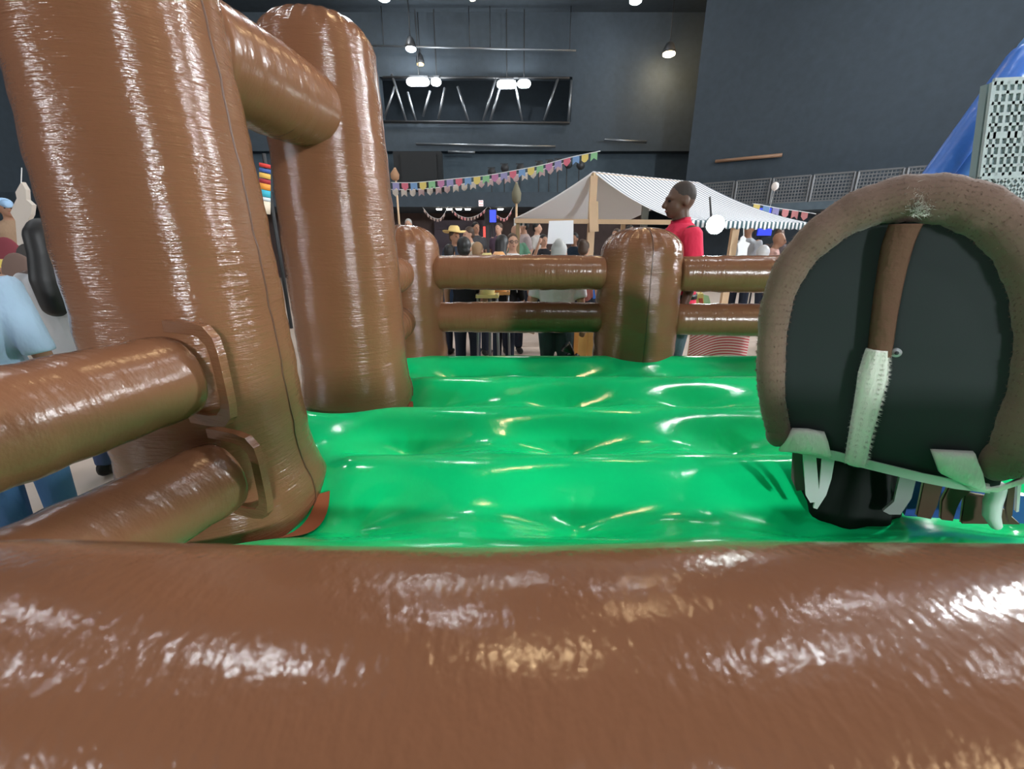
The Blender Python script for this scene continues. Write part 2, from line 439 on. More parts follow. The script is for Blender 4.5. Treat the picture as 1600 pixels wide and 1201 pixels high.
# terracotta foot patches on the mattress beside the posts
def patch(cx, cy, r, ang0, ang1, par):
    n = 14; R0 = []; R1 = []
    mb = MB(); top = []
    for k in range(n + 1):
        a = ang0 + (ang1 - ang0) * k / n
        for rr in (r * .8, r * .93, r * (.93 + .07 * math.sin(PI * k / n))):
            x, y = cx + rr * math.cos(a), cy + rr * math.sin(a); top.append(V((x, y, zmat(x, y) + .008)))
    f = []
    for k in range(n):
        for q in range(2): a = k * 3 + q; f.append((a, a + 1, a + 4, a + 3))
    mb.add(top, f).build('foot_patch', M_flange, par, True)
patch(-.90, 1.19, .322, -.95, .1, near)
patch(-.80, 2.10, .29, -.8, .1, far)

# ------------------------------------------------------------------ mechanical bull
Q0 = V((.742, 1.143, 0)); DU = V((.454, -.23, 0)).normalized(); NB = V((DU.y, -DU.x, 0))  # NB points to the viewer side
if NB.y > 0: NB = -NB
def BP(px, py, off=0.0):
    """point on the bull's back plane (off metres behind it)"""
    d = ray(px, py); q = Q0 - NB * off
    t = (q.x * NB.x + q.y * NB.y) / (d.x * NB.x + d.y * NB.y); return V((0, 0, CAMZ)) + d * t
bull = thing('mechanical_bull', 'furry brown mechanical bull seen from its flat black back', 'ride', (1.05, 1.25, ZM))
path = [(1216, 672), (1205, 610), (1206, 530), (1215, 468), (1240, 412), (1283, 366), (1335, 332), (1390, 314), (1440, 310), (1492, 316), (1543, 337),
        (1584, 372), (1612, 420), (1626, 480), (1626, 550), (1610, 620), (1588, 680), (1574, 722)]
prad = [.030, .034, .035, .037, .040, .043, .046, .050, .052, .052, .051, .050, .049, .048, .046, .044, .045, .040]
pts = [BP(*p) for p in path]
def catmull(P_, Rr, k=6):
    o = []; rr = []
    for i in range(len(P_) - 1):
        a, b, c, d = P_[max(i - 1, 0)], P_[i], P_[i + 1], P_[min(i + 2, len(P_) - 1)]
        for q in range(k):
            t = q / k
            o.append(.5 * ((2 * b) + (c - a) * t + (2 * a - 5 * b + 4 * c - d) * t * t + (3 * b - a - 3 * c + d) * t ** 3)); rr.append(Rr[i] + (Rr[i + 1] - Rr[i]) * t)
    o.append(P_[-1]); rr.append(Rr[-1]); return o, rr
sp, sr = catmull(pts, prad)
sr2 = [r * (1 + .03 * math.sin(i * .9) + .02 * math.sin(i * 2.3)) for i, r in enumerate(sr)]
rim = MB().tube(sp, sr2, 24, round_ends=5).build('fur_rim', M_fur, bull, True); rim['label'] = 'padded brown fur rim'
# flat black back panel
inner = [(1240, 690)] + [(p[0], p[1]) for p in path] + [(1560, 765), (1500, 757), (1440, 742), (1370, 727), (1300, 708)]
poly = [BP(p[0], p[1], .0) for p in inner]
pm = MB(); cen = sum(poly, V()) / len(poly)
n = len(poly); rings = []
for s in (1.0, .85, .6, .3, .02):
    rings.append([cen + (p - cen) * s + NB * .012 * (1 - s * s) for p in poly])
pm.rings(rings, False, True)
back = [[p - NB * .03 for p in poly]]
pm.rings([back[0], rings[0]], True, False)
panel = pm.build('back_panel', M_black, bull, True); panel['label'] = 'flat black nylon panel'
# barrel body behind the panel
pts_c = sum(pts, V()) / len(pts)
ol = [p for p in sp] + [BP(1500, 757), BP(1440, 742), BP(1370, 727), BP(1300, 708), BP(1240, 690)]
R = []
for (d, s) in ((.0, .98), (.06, 1.02), (.16, 1.03), (.28, 1.0), (.40, .93), (.50, .80), (.56, .60), (.59, .35), (.60, .05)):
    R.append([pts_c + (p - pts_c) * s - NB * (d + .005) for p in ol])
MB().rings(R, False, True).build('body', M_furd, bull, True)['label'] = 'barrel body of brown plush'
# centre strip: brown upper, white lower
def strip(cl, wl, m, name, th=.022, par=bull, off=-.02, rag=0):
    L = []; Rr = []
    for (x, y), wd in zip(cl, wl):
        c = BP(x, y, off); L.append(c - DU * wd / 2); Rr.append(c + DU * wd / 2)
    R = []
    for a, b in zip(L, Rr):
        m_ = (a + b) / 2; e = NB * th
        R.append([a, a.lerp(b, .15) + e * .8, m_ + e, b.lerp(a, .15) + e * .8, b, m_ - e * .2])
    return MB().rings(R).build(name, m, par, True)
cl, wl = catmull([V((1415, 350, 0)), V((1402, 385, 0)), V((1392, 430, 0)), V((1382, 490, 0)), V((1374, 555, 0))], [.062, .060, .055, .052, .050])
strip([(p.x, p.y) for p in cl], wl, M_furd, 'centre_strip')['label'] = 'narrow brown plush strip over the black panel'
cl2, wl2 = catmull([V((1371, 545, 0)), V((1364, 585, 0)), V((1355, 630, 0)), V((1344, 680, 0)), V((1336, 724, 0))], [.046, .062, .056, .050, .048])
ws = strip([(p.x, p.y) for p in cl2], wl2, M_furw, 'centre_strip', off=-.022); ws['label'] = 'shaggy white fur strip below the brown one'
# press stud
c = BP(1399, 550, -.02)
MB().tube([c, c + NB * .008], [.011, .011], 20).tube([c + NB * .007, c + NB * .011], [.007, .005], 16).build('press_stud', mat('stud_metal', (.45, .47, .48), .4, metal=.5), bull, True)
MB().ell(c + NB * .010, (.005, .005, .005), 10, 6).build('stud_centre', M_dark, bull, True)
# clear edge tape along the lower edge
tp = [(1236, 697), (1270, 706), (1310, 712), (1345, 722), (1390, 733), (1440, 745), (1490, 755), (1545, 762)]
mb = MB(); R = []
for (x, y) in tp:
    a = BP(x, y - 7, -.014); b = BP(x, y + 7, -.014); R.append([a, b, b + NB * .005, a + NB * .005])
mb.rings(R).build('edge_tape', M_tape, bull, False)
# white corner flaps
def flap(pts2, m, name, th=.02, off=-.015, par=bull):
    pl_ = [BP(x, y, off) for x, y in pts2]; c = sum(pl_, V()) / len(pl_)
    R = [[p for p in pl_], [c + (p - c) * .97 + NB * th * .8 for p in pl_], [c + (p - c) * .7 + NB * th for p in pl_], [c + (p - c) * .1 + NB * th * 1.15 for p in pl_]]
    return MB().rings(R).build(name, m, par, True)
flap([(1216, 702), (1238, 668), (1262, 669), (1288, 674), (1294, 690), (1299, 712), (1262, 706)], M_furw, 'corner_flap')
flap([(1453, 701), (1520, 704), (1524, 716), (1532, 735), (1538, 764), (1500, 752), (1466, 736)], M_furw, 'corner_flap')
flap([(1500, 753), (1540, 762), (1566, 757), (1600, 742), (1604, 750), (1556, 766), (1520, 765)], M_furw, 'corner_flap', .012)
# lower right bulge of the rim
MB().ell(BP(1563, 716, .0), (.040, .04, .058), 18, 12).build('hem_roll', M_fur, bull, True)
MB().ell(BP(1216, 676, .0), (.032, .032, .042), 18, 12).build('hem_roll', M_fur, bull, True)
# pedestal skirt and what hangs round it
pc = PZ(1352, 800, ZM); pc = V((pc.x + .02, pc.y + .10, 0))
R = []
for (z, r) in ((ZM - .08, .132), (ZM - .02, .130), (ZM + .04, .115), (ZM + .10, .098), (ZM + .17, .082), (ZM + .25, .07), (ZM + .5, .065)):
    R.append([V((pc.x + r * (1 + .06 * math.cos(9 * a)) * math.cos(a), pc.y + r * (1 + .06 * math.cos(9 * a)) * math.sin(a), z)) for a in [2 * PI * j / 54 for j in range(54)]])
MB().rings(R).build('pedestal_skirt', M_skirt, bull, True)['label'] = 'black cloth skirt round the pedestal'
def band(pl2, m, name, off, th=.012):
    pl_ = [BP(x, y, off) for x, y in pl2]
    o = MB().prism(pl_, NB, th).build(name, m, bull)
    return o
band([(1254, 708), (1274, 708), (1279, 765), (1274, 781), (1265, 782), (1258, 770)], M_white, 'strap', .03)
band([(1284, 712), (1303, 715), (1298, 745), (1290, 770), (1276, 792), (1270, 790), (1279, 760)], M_white, 'strap', .05)
band([(1238, 702), (1253, 706), (1256, 762), (1244, 764), (1236, 745)], mat('brown_patch_hide', (.13, .10, .09), .7, var=.4), 'strap', .05)
band([(1405, 735), (1430, 742), (1422, 775), (1405, 800), (1388, 800), (1378, 795), (1395, 780)], mat('grey_strap', (.32, .34, .33), .6), 'strap', .06)
band([(1425, 744), (1600, 770), (1600, 812), (1410, 800)], M_bluev, 'blue_panel', .16, .02)
for pl2 in ([(1442, 750), (1470, 756), (1462, 786), (1452, 807), (1431, 803), (1436, 780)], [(1482, 756), (1516, 762), (1500, 775), (1492, 790), (1486, 810), (1468, 808), (1470, 780)],
            [(1506, 768), (1545, 775), (1590, 815), (1500, 814)]):
    o = band(pl2, M_hoof, 'hide_strap', .07)
    pl_ = [BP(x, y, .065) for x, y in pl2]; MB().tube(pl_ + [pl_[0]], .0022, 6).build('piping', M_cream, o)
cl, wl = [BP(x, y, .02) for x, y in ((1560, 762), (1551, 785), (1549, 805), (1556, 820))], [.017, .018, .017, .012]
MB().tube(cl, wl, 14, round_ends=4).build('white_hoof', M_white, bull, True)['label'] = 'white padded strap hanging to the mattress'
band([(1572, 757), (1582, 756), (1578, 800), (1572, 812), (1568, 790)], M_hoof, 'strap', .02)
band([(1586, 750), (1592, 748), (1588, 795), (1584, 796)], M_white, 'strap', .03)
# short fur as fine blades
def blades(name, m, src, count, ln, par, seed):
    rnd = random.Random(seed); me = src.data; off = origin(src); mb = MB()
    polys = [p for p in me.polygons]; wts = [p.area for p in polys]
    for p in rnd.choices(polys, wts, k=count):
        vs_ = [me.vertices[i].co for i in p.vertices]; ws_ = [rnd.random() + .05 for _ in vs_]; s_ = sum(ws_)
        c = sum((v * w_ for v, w_ in zip(vs_, ws_)), V()) / s_ + off
        d = (p.normal + V((rnd.gauss(0, .5), rnd.gauss(0, .5), rnd.gauss(0, .5) - .35))).normalized()
        sd = d.orthogonal().normalized() * .0005
        mb.add([c - sd, c + sd, c + d * ln * rnd.uniform(.6, 1.4)], [(0, 1, 2)])
    o = mb.build(name, m, par); o['kind'] = 'stuff'; return o
blades('fur', M_fur, rim, 16000, .0055, rim, 3)
blades('fur', M_furw, ws, 3500, .008, ws, 4)

# ------------------------------------------------------------------ big unseen flood fixtures, added round the hall for the streaks on the posts
for (x, y, z, ax, ay, lab) in [(7.2, -14, 5.2, 7.2, YR + .03, 'tall white flood fixture behind the viewer on the right, outside the picture'), (16.0, 3.2, 5.4, XR - .03, 3.2, 'tall white flood fixture on the right wall, outside the picture'),
                          (11.2, 8.2, 6.2, 12.2, 8.6, 'tall white flood fixture above the netted slide, outside the picture'), (-15.5, -9.5, 5.4, XL + .03, -9.5, 'tall white flood fixture on the left wall, outside the picture')]:
    c = V((x, y, z)); f = (V((-.5, 1.5, 0)) - V((x, y, 0))).normalized(); rt = V((f.y, -f.x, 0)); Rf_ = Matrix((rt, f, V((0, 0, 1)))).transposed()
    t = thing('flood_fixture', lab, 'lamp', c, 'flood fixtures round the hall')
    wl_ = .30 if x < -10 else (.95 if y < -10 else .52)
    MB().box(c - f * .08, (wl_ + .1, .14, 1.4), Rf_).build('housing', M_dark, t)
    MB().box(c + f * .01, (wl_, .04, 1.3), Rf_).build('lens', M_rear, t)
    MB().beam(c - f * .1, (ax, ay, z + .3), .06, .06).build('bracket', M_dark, t)

# ------------------------------------------------------------------ people
def remesh(mb, voxel, smooth_it=3, sm=.5):
    me = mb.mesh('tmp', V((0, 0, 0)), True)
    o = bpy.data.objects.new('tmp', me); COL.objects.link(o)
    r = o.modifiers.new('r', 'REMESH'); r.mode = 'VOXEL'; r.voxel_size = voxel; r.use_smooth_shade = True
    if smooth_it:
        q = o.modifiers.new('s', 'SMOOTH'); q.iterations = smooth_it; q.factor = sm
    dg = bpy.context.evaluated_depsgraph_get(); ev = o.evaluated_get(dg)
    out = bpy.data.meshes.new_from_object(ev)
    bpy.data.objects.remove(o); bpy.data.meshes.remove(me)
    out.polygons.foreach_set('use_smooth', [True] * len(out.polygons))
    return out
def put(name, me, m, parent, T):
    off = origin(parent)
    me.transform(T); me.transform(Matrix.Translation(-off))
    o = bpy.data.objects.new(name, me); COL.objects.link(o); o.data.name = name; o.data.materials.clear(); o.data.materials.append(m); o.parent = parent
    return o
CM = {}
def cloth(c, r=.85):
    k = (tuple(c), r)
    if k not in CM: CM[k] = mat('cloth_%02d' % len(CM), c, r, .2, bump=[(14, 14, 9, .6, .03), (300, 300, 300, .2, .001)], var=.08)
    return CM[k]
SKIN = {'light': mat('skin_light', (.52, .30, .21), .5, .3), 'tan': mat('skin_tan', (.34, .18, .115), .5, .3), 'dark': mat('skin_dark', (.115, .062, .042), .45, .35)}
HAIR = {'black': mat('hair_black', (.010, .009, .009), .5), 'brown': mat('hair_brown', (.055, .03, .018), .5), 'grey': mat('hair_grey', (.40, .41, .40), .6),
        'blond': mat('hair_blond', (.30, .18, .09), .5), 'stubble': mat('hair_stubble', (.035, .024, .02), .7)}
M_eye = mat('eye_dark', (.01, .01, .01), .2); M_lip = mat('lip', (.30, .10, .09), .5); M_eyew = mat('eye_white', (.7, .7, .68), .3)

def capsule(mb, a, b, ra, rb, n=12): mb.tube([a, b], [ra, rb], n, round_ends=4)
def torso_rings(mb, T, rows, n=20, pw=2.3):
    R = []
    for (z, wx, wy, oy) in rows:
        ring = []
        for j in range(n):
            a = 2 * PI * j / n; c, s = math.cos(a), math.sin(a); q = (abs(c) ** pw + abs(s) ** pw) ** (-1 / pw)
            ring.append(T(V((wx * c * q, oy + wy * s * q, z))))
        R.append(ring)
    mb.rings(R)

def person(label, loc, face, H, skin='light', shirt=(.3, .3, .3), pants=(.02, .025, .04), hair='brown', style='short', lean=0, twist=0, arms=('down', 'down'),
           vox=.017, sleeve=.55, shoes=(.02, .02, .02), build=1.0, headnod=0, collar=None, extra_hair=None, belt=None):
    s = H / 1.75; sk = SKIN[skin]
    root = thing('person', label, 'person', (loc[0], loc[1], 0))
    lean = math.radians(lean); nod = math.radians(headnod)
    hip = V((0, 0, .93))
    def U(p):
        q = p - hip; c, sn = math.cos(lean), math.sin(lean)
        # leaning forward takes +z towards -y
        return hip + V((q.x, q.y * c - q.z * sn, q.y * sn + q.z * c))
    nk = V((0, .005, 1.50))
    def Hd(p):
        q = p - nk; c, sn = math.cos(nod), math.sin(nod)
        return U(nk + V((q.x, q.y * c - q.z * sn, q.y * sn + q.z * c)))
    T = Matrix.Translation((loc[0], loc[1], 0)) @ Matrix.Rotation(math.radians(face), 4, 'Z') @ Matrix.Scale(s, 4)
    bw = build
    mb = MB()
    rows = [(.84, .13, .10, .01), (.90, .16, .115, .01), (.97, .162, .115, .005), (1.08, .142, .105, 0), (1.2, .158, .115, 0), (1.31, .182, .122, .005), (1.40, .165, .10, .015), (1.455, .10, .075, .02), (1.49, .055, .055, .01)]
    rows = [(z, a * bw, b * bw, c) for z, a, b, c in rows]
    torso_rings(mb, U, rows)
    capsule(mb, U(V((0, .018, 1.44))), Hd(V((0, .01, 1.56))), .060 * bw ** .5, .055)
    # head
    def he(c, r): mb.ell(Hd(V(c)), r, 18, 12)
    he((0, .018, 1.648), (.077, .097, .100)); he((0, -.028, 1.595), (.060, .066, .078)); he((0, -.058, 1.545), (.034, .034, .026))
    he((0, -.070, 1.652), (.052, .026, .018))
    capsule(mb, Hd(V((0, -.094, 1.640))), Hd(V((0, -.112, 1.603))), .010, .0165, 8)
    he((0, -.086, 1.567), (.026, .014, .013))
    for q in (-1, 1): he((q * .078, .014, 1.617), (.013, .022, .034))
    # arms
    sleeves = []
    for q, pose in zip((-1, 1), arms):
        sh = U(V((q * .178 * bw, .01, 1.405)))
        if pose == 'down': el, wr = sh + V((q * .055, .03, -.28)), sh + V((q * .07, -.04, -.53))
        elif pose == 'bent': el, wr = sh + V((q * .06, .05, -.27)), sh + V((q * -.02, -.20, -.28))
        elif pose == 'fwd': el, wr = sh + V((q * .03, -.17, -.20)), sh + V((q * -.04, -.38, -.22))
        elif pose == 'up': el, wr = sh + V((q * .10, -.16, -.08)), sh + V((q * .04, -.24, .16))
        elif pose == 'back': el, wr = sh + V((q * .05, .12, -.26)), sh + V((q * .03, .10, -.50))
        capsule(mb, sh, el, .052 * bw, .042); capsule(mb, el, wr, .041, .029)
        d = (wr - el).normalized(); pc_ = wr + d * .045
        sd = d.cross(V((0, 1, 0)) if abs(d.y) < .8 else V((0, 0, 1))).normalized()
        nn = d.cross(sd).normalized()
        capsule(mb, wr, pc_ + d * .02, .027, .034, 10)
        for f_, (o_, ln) in enumerate(((-.030, .058), (-.010, .070), (.010, .066), (.029, .05))):
            a = pc_ + d * .035 + sd * o_; k1 = a + d * ln * .55 + nn * .008 * q; k2 = k1 + d * ln * .40 + nn * .022 * q
            mb.tube([a, k1, k2], [.0095, .009, .0075], 8, round_ends=2)
        a = wr + d * .03 + sd * -.026; mb.tube([a, a + d * .035 - sd * .025, a + d * .062 - sd * .022], [.011, .010, .008], 8, round_ends=2)
        sleeves.append((sh, el, wr))
    # legs
    for q in (-1, 1):
        capsule(mb, V((q * .085, .01, .90)), V((q * .095, -.01, .50)), .085 * bw, .058); capsule(mb, V((q * .095, -.01, .50)), V((q * .095, .025, .09)), .056, .038)
        capsule(mb, V((q * .097, .03, .05)), V((q * .105, -.13, .035)), .036, .028)
    put('body', remesh(mb, vox / s), sk, root, T)
    # shirt
    mb = MB()
    r2 = [(z, a + .014, b + .014, c) for z, a, b, c in rows if .9 <= z <= 1.42]
    r2 = [(.86, .168 * bw, .128 * bw, .005)] + r2 + [(1.458, .104 * bw, .082 * bw, .018), (1.478, .078, .074, .014)]
    torso_rings(mb, U, r2)
    for (sh, el, wr) in sleeves:
        if sleeve <= 1: e = sh.lerp(el, sleeve + .25); mb.tube([sh - (el - sh) * .12, sh, e], [.05, .068 * bw, .062 * bw], 16)
        else: mb.tube([sh - (el - sh) * .12, sh, el, el.lerp(wr, sleeve - 1)], [.05, .068 * bw, .056, .045], 16)
    so = put('shirt', remesh(mb, vox / s * .9, 4), cloth(shirt), root, T)
    if collar:
        mb = MB(); R = []
        for (z, w_, d_) in ((1.462, .088, .084), (1.50, .066, .068), (1.515, .064, .066), (1.47, .075, .072)):
            R.append([U(V((w_ * math.cos(a), .012 + d_ * math.sin(a), z - .02 * (1 if math.sin(a) < 0 else 0) * -math.sin(a)))) for a in [2 * PI * j / 24 for j in range(24)]])
        put('collar', MB().rings(R, False, False).mesh('collar', V((0, 0, 0)), True), cloth(collar), root, T)
    # trousers
    mb = MB()
    torso_rings(mb, lambda p: p, [(.83, .15 * bw, .118 * bw, .01), (.90, .172 * bw, .126 * bw, .01), (.98, .168 * bw, .124 * bw, .006)])
    for q in (-1, 1): mb.tube([V((q * .085, .01, .92)), V((q * .088, .005, .80)), V((q * .095, -.01, .50)), V((q * .096, .02, .09))], [.092 * bw, .098 * bw, .074, .062], 16)
    put('trousers', remesh(mb, vox / s * .9, 3), cloth(pants), root, T)
    if belt:
        mb = MB(); R = []
        for (z, k) in ((.955, 1.0), (.955, 1.05), (.99, 1.05), (.99, 1.0)):
            R.append([V((.176 * bw * k * math.cos(a), .006 + .132 * bw * k * math.sin(a), z)) for a in [2 * PI * j / 28 for j in range(28)]])
        R.append(R[0]); put('belt', MB().rings(R, False, False).mesh('belt', V(), True), cloth(belt, .5), root, T)
    # shoes
    for q in (-1, 1):
        mb = MB(); mb.ell(V((q * .105, -.04, .045)), (.05, .145, .048), 14, 10); mb.ell(V((q * .10, .04, .07)), (.048, .065, .06), 12, 8)
        me = remesh(mb, .02, 1)
        for v_ in me.vertices: v_.co.z = max(v_.co.z, .004)
        put('shoe', me, cloth(shoes, .5), root, T)
    # hair
    if style != 'bald':
        mb = MB()
        if style == 'crop':
            mb.ell(Hd(V((0, .026, 1.662))), (.0795, .095, .092), 18, 12)
        else:
            mb.ell(Hd(V((0, .034, 1.668))), (.086, .098, .098), 18, 12)
            mb.ell(Hd(V((0, .055, 1.61))), (.080, .07, .075), 16, 10)
        if style == 'long': mb.tube([Hd(V((0, .07, 1.66))), Hd(V((0, .085, 1.55))), U(V((0, .12, 1.40))), U(V((0, .13, 1.25)))], [.080, .078, .085, .07], 16, round_ends=4)
        if style == 'bun': mb.ell(Hd(V((0, .10, 1.73))), .048, 12, 8)
        if style == 'pony': mb.tube([Hd(V((0, .10, 1.68))), Hd(V((0, .16, 1.62))), Hd(V((0, .15, 1.48)))], [.035, .04, .02], 10, round_ends=3)
        put('hair', remesh(mb, vox / s * .8, 2), HAIR[hair], root, T)
    # face
    for q in (-1, 1):
        put('eye', MB().ell(Hd(V((q * .030, -.083, 1.632))), (.012, .008, .0075), 10, 6).mesh('eye', V(), True), M_eye, root, T)
    put('mouth', MB().ell(Hd(V((0, -.097, 1.567))), (.020, .006, .006), 10, 6).mesh('mouth', V(), True), M_lip, root, T)
    root['_'] = 0; del root['_']
    person.Hd, person.T, person.U = Hd, T, U
    return root

# man in the red shirt behind the fence, in profile towards the left
q = P(1067, 321, 3.30)
man = person('man in a bright red shirt standing in profile just behind the back fence', (q.x + .015, q.y), -86, 1.775, 'dark', (.85, .05, .11), (.10, .12, .16), 'stubble', 'crop', vox=.0095,  # pink tint of the lens flare is put into the shirt red
             lean=3, headnod=4, sleeve=.75, belt=(.01, .01, .012), collar=(.72, .03, .075), build=1.04)
# two people outside the arena on the left
person('person in a light blue shirt and jeans standing outside the left rails', (-2.16, 1.66), 205, 1.50, 'tan', (.40, .55, .72), (.07, .16, .33), 'brown', 'short', vox=.012, build=1.0, arms=('down', 'down'), sleeve=.9)
person('long dark haired person in a white tee with orange neckerchief beside the tall post', (P(84, 384, 2.35).x, 2.35), 190, 1.47, 'dark', (.72, .72, .74), (.07, .10, .2), 'black', 'long', vox=.012, arms=('bent', 'down'), collar=(.62, .10, .04), build=1.05)
# the crowd behind the back fence: (px, py of head centre, Y, face, H, ...)
def crowd(label, px, py, Y, face, **k):
    q = P(px, py, Y); H = k.pop('H', None) or q.z / 1.62 * 1.75
    r = person(label, (q.x, Y), face, H, **k)
    return r
crowd('man in a yellow straw hat and dark clothes in the crowd', 711, 371, 6.9, 40, skin='tan', shirt=(.03, .04, .06), hair='brown', arms=('bent', 'bent'))
Hd, T = person.Hd, person.T
mb = MB(); R = []
for (z, r, dz) in ((1.715, .088, 0), (1.712, .19, .0), (1.722, .195, 0), (1.735, .10, 0), (1.79, .086, 0), (1.815, .06, 0), (1.818, .01, 0)):
    R.append([T @ Hd(V((r * math.cos(a), .02 + r * 1.1 * math.sin(a), z + .02 * math.cos(2 * a) * (r > .15)))) for a in [2 * PI * j / 28 for j in range(28)]])
hat = MB().rings(R, False, True).build('straw_hat', mat('straw', (.72, .52, .20), .8, bump=[(80, 80, 120, .4, .004)]), None, True, at=T @ Hd(V((0, 0, 1.72))))
tag(hat, 'wide brimmed yellow straw hat worn in the crowd', 'hat')
crowd('dark haired person seen from behind with a white collar over a black top', 726, 389, 4.3, 175, skin='tan', shirt=(.012, .013, .016), hair='black', style='short', collar=(.8, .8, .8), vox=.014)
crowd('person in a pale cream shirt behind the straw hat', 739, 366, 8.0, -60, skin='light', shirt=(.55, .50, .42), hair='brown', lean=8)
crowd('child with light brown hair in the crowd beside the white collar', 748, 393, 5.3, 150, skin='light', shirt=(.30, .16, .12), hair='blond')
crowd('person with a large black head of hair dressed all in black', 786, 384, 4.85, 160, skin='tan', shirt=(.010, .010, .012), hair='black', style='long', vox=.014, build=1.15, sleeve=1.8)
crowd('man with glasses and a white shirt facing the arena', 801, 379, 5.4, 10, skin='light', shirt=(.72, .73, .74), hair='brown', style='crop')
Hd, T = person.Hd, person.T
mb = MB()
for sx in (-1, 1):
    ring = [T @ Hd(V((sx * .031 + .024 * math.cos(a), -.100, 1.632 + .019 * math.sin(a)))) for a in [2 * PI * j / 16 for j in range(17)]]; mb.tube(ring, .0035, 6)
    mb.tube([T @ Hd(V((sx * .055, -.098, 1.635))), T @ Hd(V((sx * .082, .0, 1.635)))], .003, 6)
mb.tube([T @ Hd(V((-.008, -.102, 1.635))), T @ Hd(V((.008, -.102, 1.635)))], .003, 6)
tag(mb.build('spectacles', M_dark, None, True), 'dark rimmed spectacles on the man in the white shirt', 'glasses')
crowd('bald man in a green shirt bending to the right in the crowd', 798, 362, 7.4, 35, skin='light', shirt=(.10, .22, .15), style='bald', lean=14, arms=('bent', 'fwd'))
crowd('man in a pinkish grey shirt standing in profile at the back', 821, 353, 8.8, -75, skin='light', shirt=(.46, .38, .38), hair='black', lean=4, arms=('bent', 'bent'))
crowd('person in dark clothes holding up a bare forearm beside the white sheet', 850, 377, 8.0, 20, skin='light', shirt=(.015, .016, .02), hair='black', arms=('up', 'bent'))
crowd('grey haired woman in a white top with her back to the rails', 873, 398, 3.62, 170, skin='light', shirt=(.76, .77, .80), pants=(.035, .06, .065), hair='grey', style='bun', vox=.013, build=1.15, lean=4)
crowd('dark clothed person standing behind the white sheet', 897, 374, 8.6, -30, skin='tan', shirt=(.02, .035, .06), hair='black')
crowd('person with tied up hair and a reddish top right of the grey haired woman', 913, 390, 5.3, 150, skin='light', shirt=(.28, .10, .09), hair='brown', style='bun')
crowd('far grey haired person whose head tops the low corner post', 638, 351, 12.5, 0, skin='light', shirt=(.03, .03, .035), hair='grey', vox=.02)
crowd('person in a blue tee seen between the rails left of the centre post', 922, 402, 6.0, 170, skin='tan', shirt=(.03, .11, .36), hair='black', vox=.014)
crowd('person in a navy jacket seen between the rails near the corner post', 704, 396, 5.3, 160, skin='tan', shirt=(.022, .04, .075), hair='black')
crowd('person in a grey shirt behind the flood lamp under the stall', 1170, 358, 7.6, -40, skin='tan', shirt=(.40, .42, .45), hair='black')
crowd('man in a salmon pink shirt leaning under the stall awning', 1203, 374, 6.9, 60, skin='tan', shirt=(.62, .38, .34), style='bald', lean=12, arms=('bent', 'fwd'))
crowd('dark skinned man standing at the right end of the stall', 1218, 366, 7.9, -20, skin='dark', shirt=(.10, .08, .08), hair='black', style='crop')
crowd('tall person in a charcoal shirt in the dark left of the red lit pillar', 744, 357, 10.5, 30, skin='tan', shirt=(.05, .05, .055), hair='black', vox=.02)
crowd('person in a dusty purple top right of the blue panel', 779, 358, 10.8, -30, skin='light', shirt=(.12, .08, .12), hair='brown', vox=.02)
crowd('far person in a pale shirt seen just left of the white sheet', 840, 357, 11.0, 60, skin='light', shirt=(.40, .38, .36), hair='black', vox=.02)
crowd('far person in an olive shirt under the right half of the stall roof', 985, 362, 9.5, 10, skin='tan', shirt=(.12, .12, .07), hair='black', vox=.02)
crowd('far person in a maroon shirt seen between the stall poles', 962, 368, 8.4, -40, skin='light', shirt=(.20, .05, .06), hair='brown', vox=.02)
crowd('person with a blue and white cap in the left background', 10, 327, 7.5, 60, skin='tan', shirt=(.30, .20, .13), hair='black', vox=.018)
Hd, T = person.Hd, person.T
mb = MB(); mb.ell(T @ Hd(V((0, .02, 1.70))), (.10, .11, .085), 16, 10); mb.tube([T @ Hd(V((0, -.05, 1.69))), T @ Hd(V((0, -.17, 1.675)))], [.07, .05], 12, flat=.2, round_ends=2)
tag(mb.build('cap', mat('blue_cap_cloth', (.35, .55, .80), .7), None, True), 'light blue cap worn in the left background', 'hat')

# ------------------------------------------------------------------ market stall
def stripes(name, n, c0, c1):
    m = bpy.data.materials.new(name); m.use_nodes = True; N = m.node_tree.nodes; L = m.node_tree.links; b = N['Principled BSDF']; b.inputs['Roughness'].default_value = .8
    uv = N.new('ShaderNodeUVMap'); sx = N.new('ShaderNodeSeparateXYZ'); mu = N.new('ShaderNodeMath'); mu.operation = 'MULTIPLY'; mu.inputs[1].default_value = n
    fr = N.new('ShaderNodeMath'); fr.operation = 'FRACT'; gt = N.new('ShaderNodeMath'); gt.operation = 'GREATER_THAN'; gt.inputs[1].default_value = .5
    mx = N.new('ShaderNodeMixRGB'); mx.inputs[1].default_value = (*c0, 1); mx.inputs[2].default_value = (*c1, 1)
    L.new(uv.outputs[0], sx.inputs[0]); L.new(sx.outputs[0], mu.inputs[0]); L.new(mu.outputs[0], fr.inputs[0]); L.new(fr.outputs[0], gt.inputs[0]); L.new(gt.outputs[0], mx.inputs[0]); L.new(mx.outputs[0], b.inputs['Base Color'])
    return m
M_str = stripes('striped_canvas', 26, (.78, .79, .82), (.20, .23, .27))
M_val = stripes('striped_valance', 30, (.78, .80, .82), (.035, .09, .11))
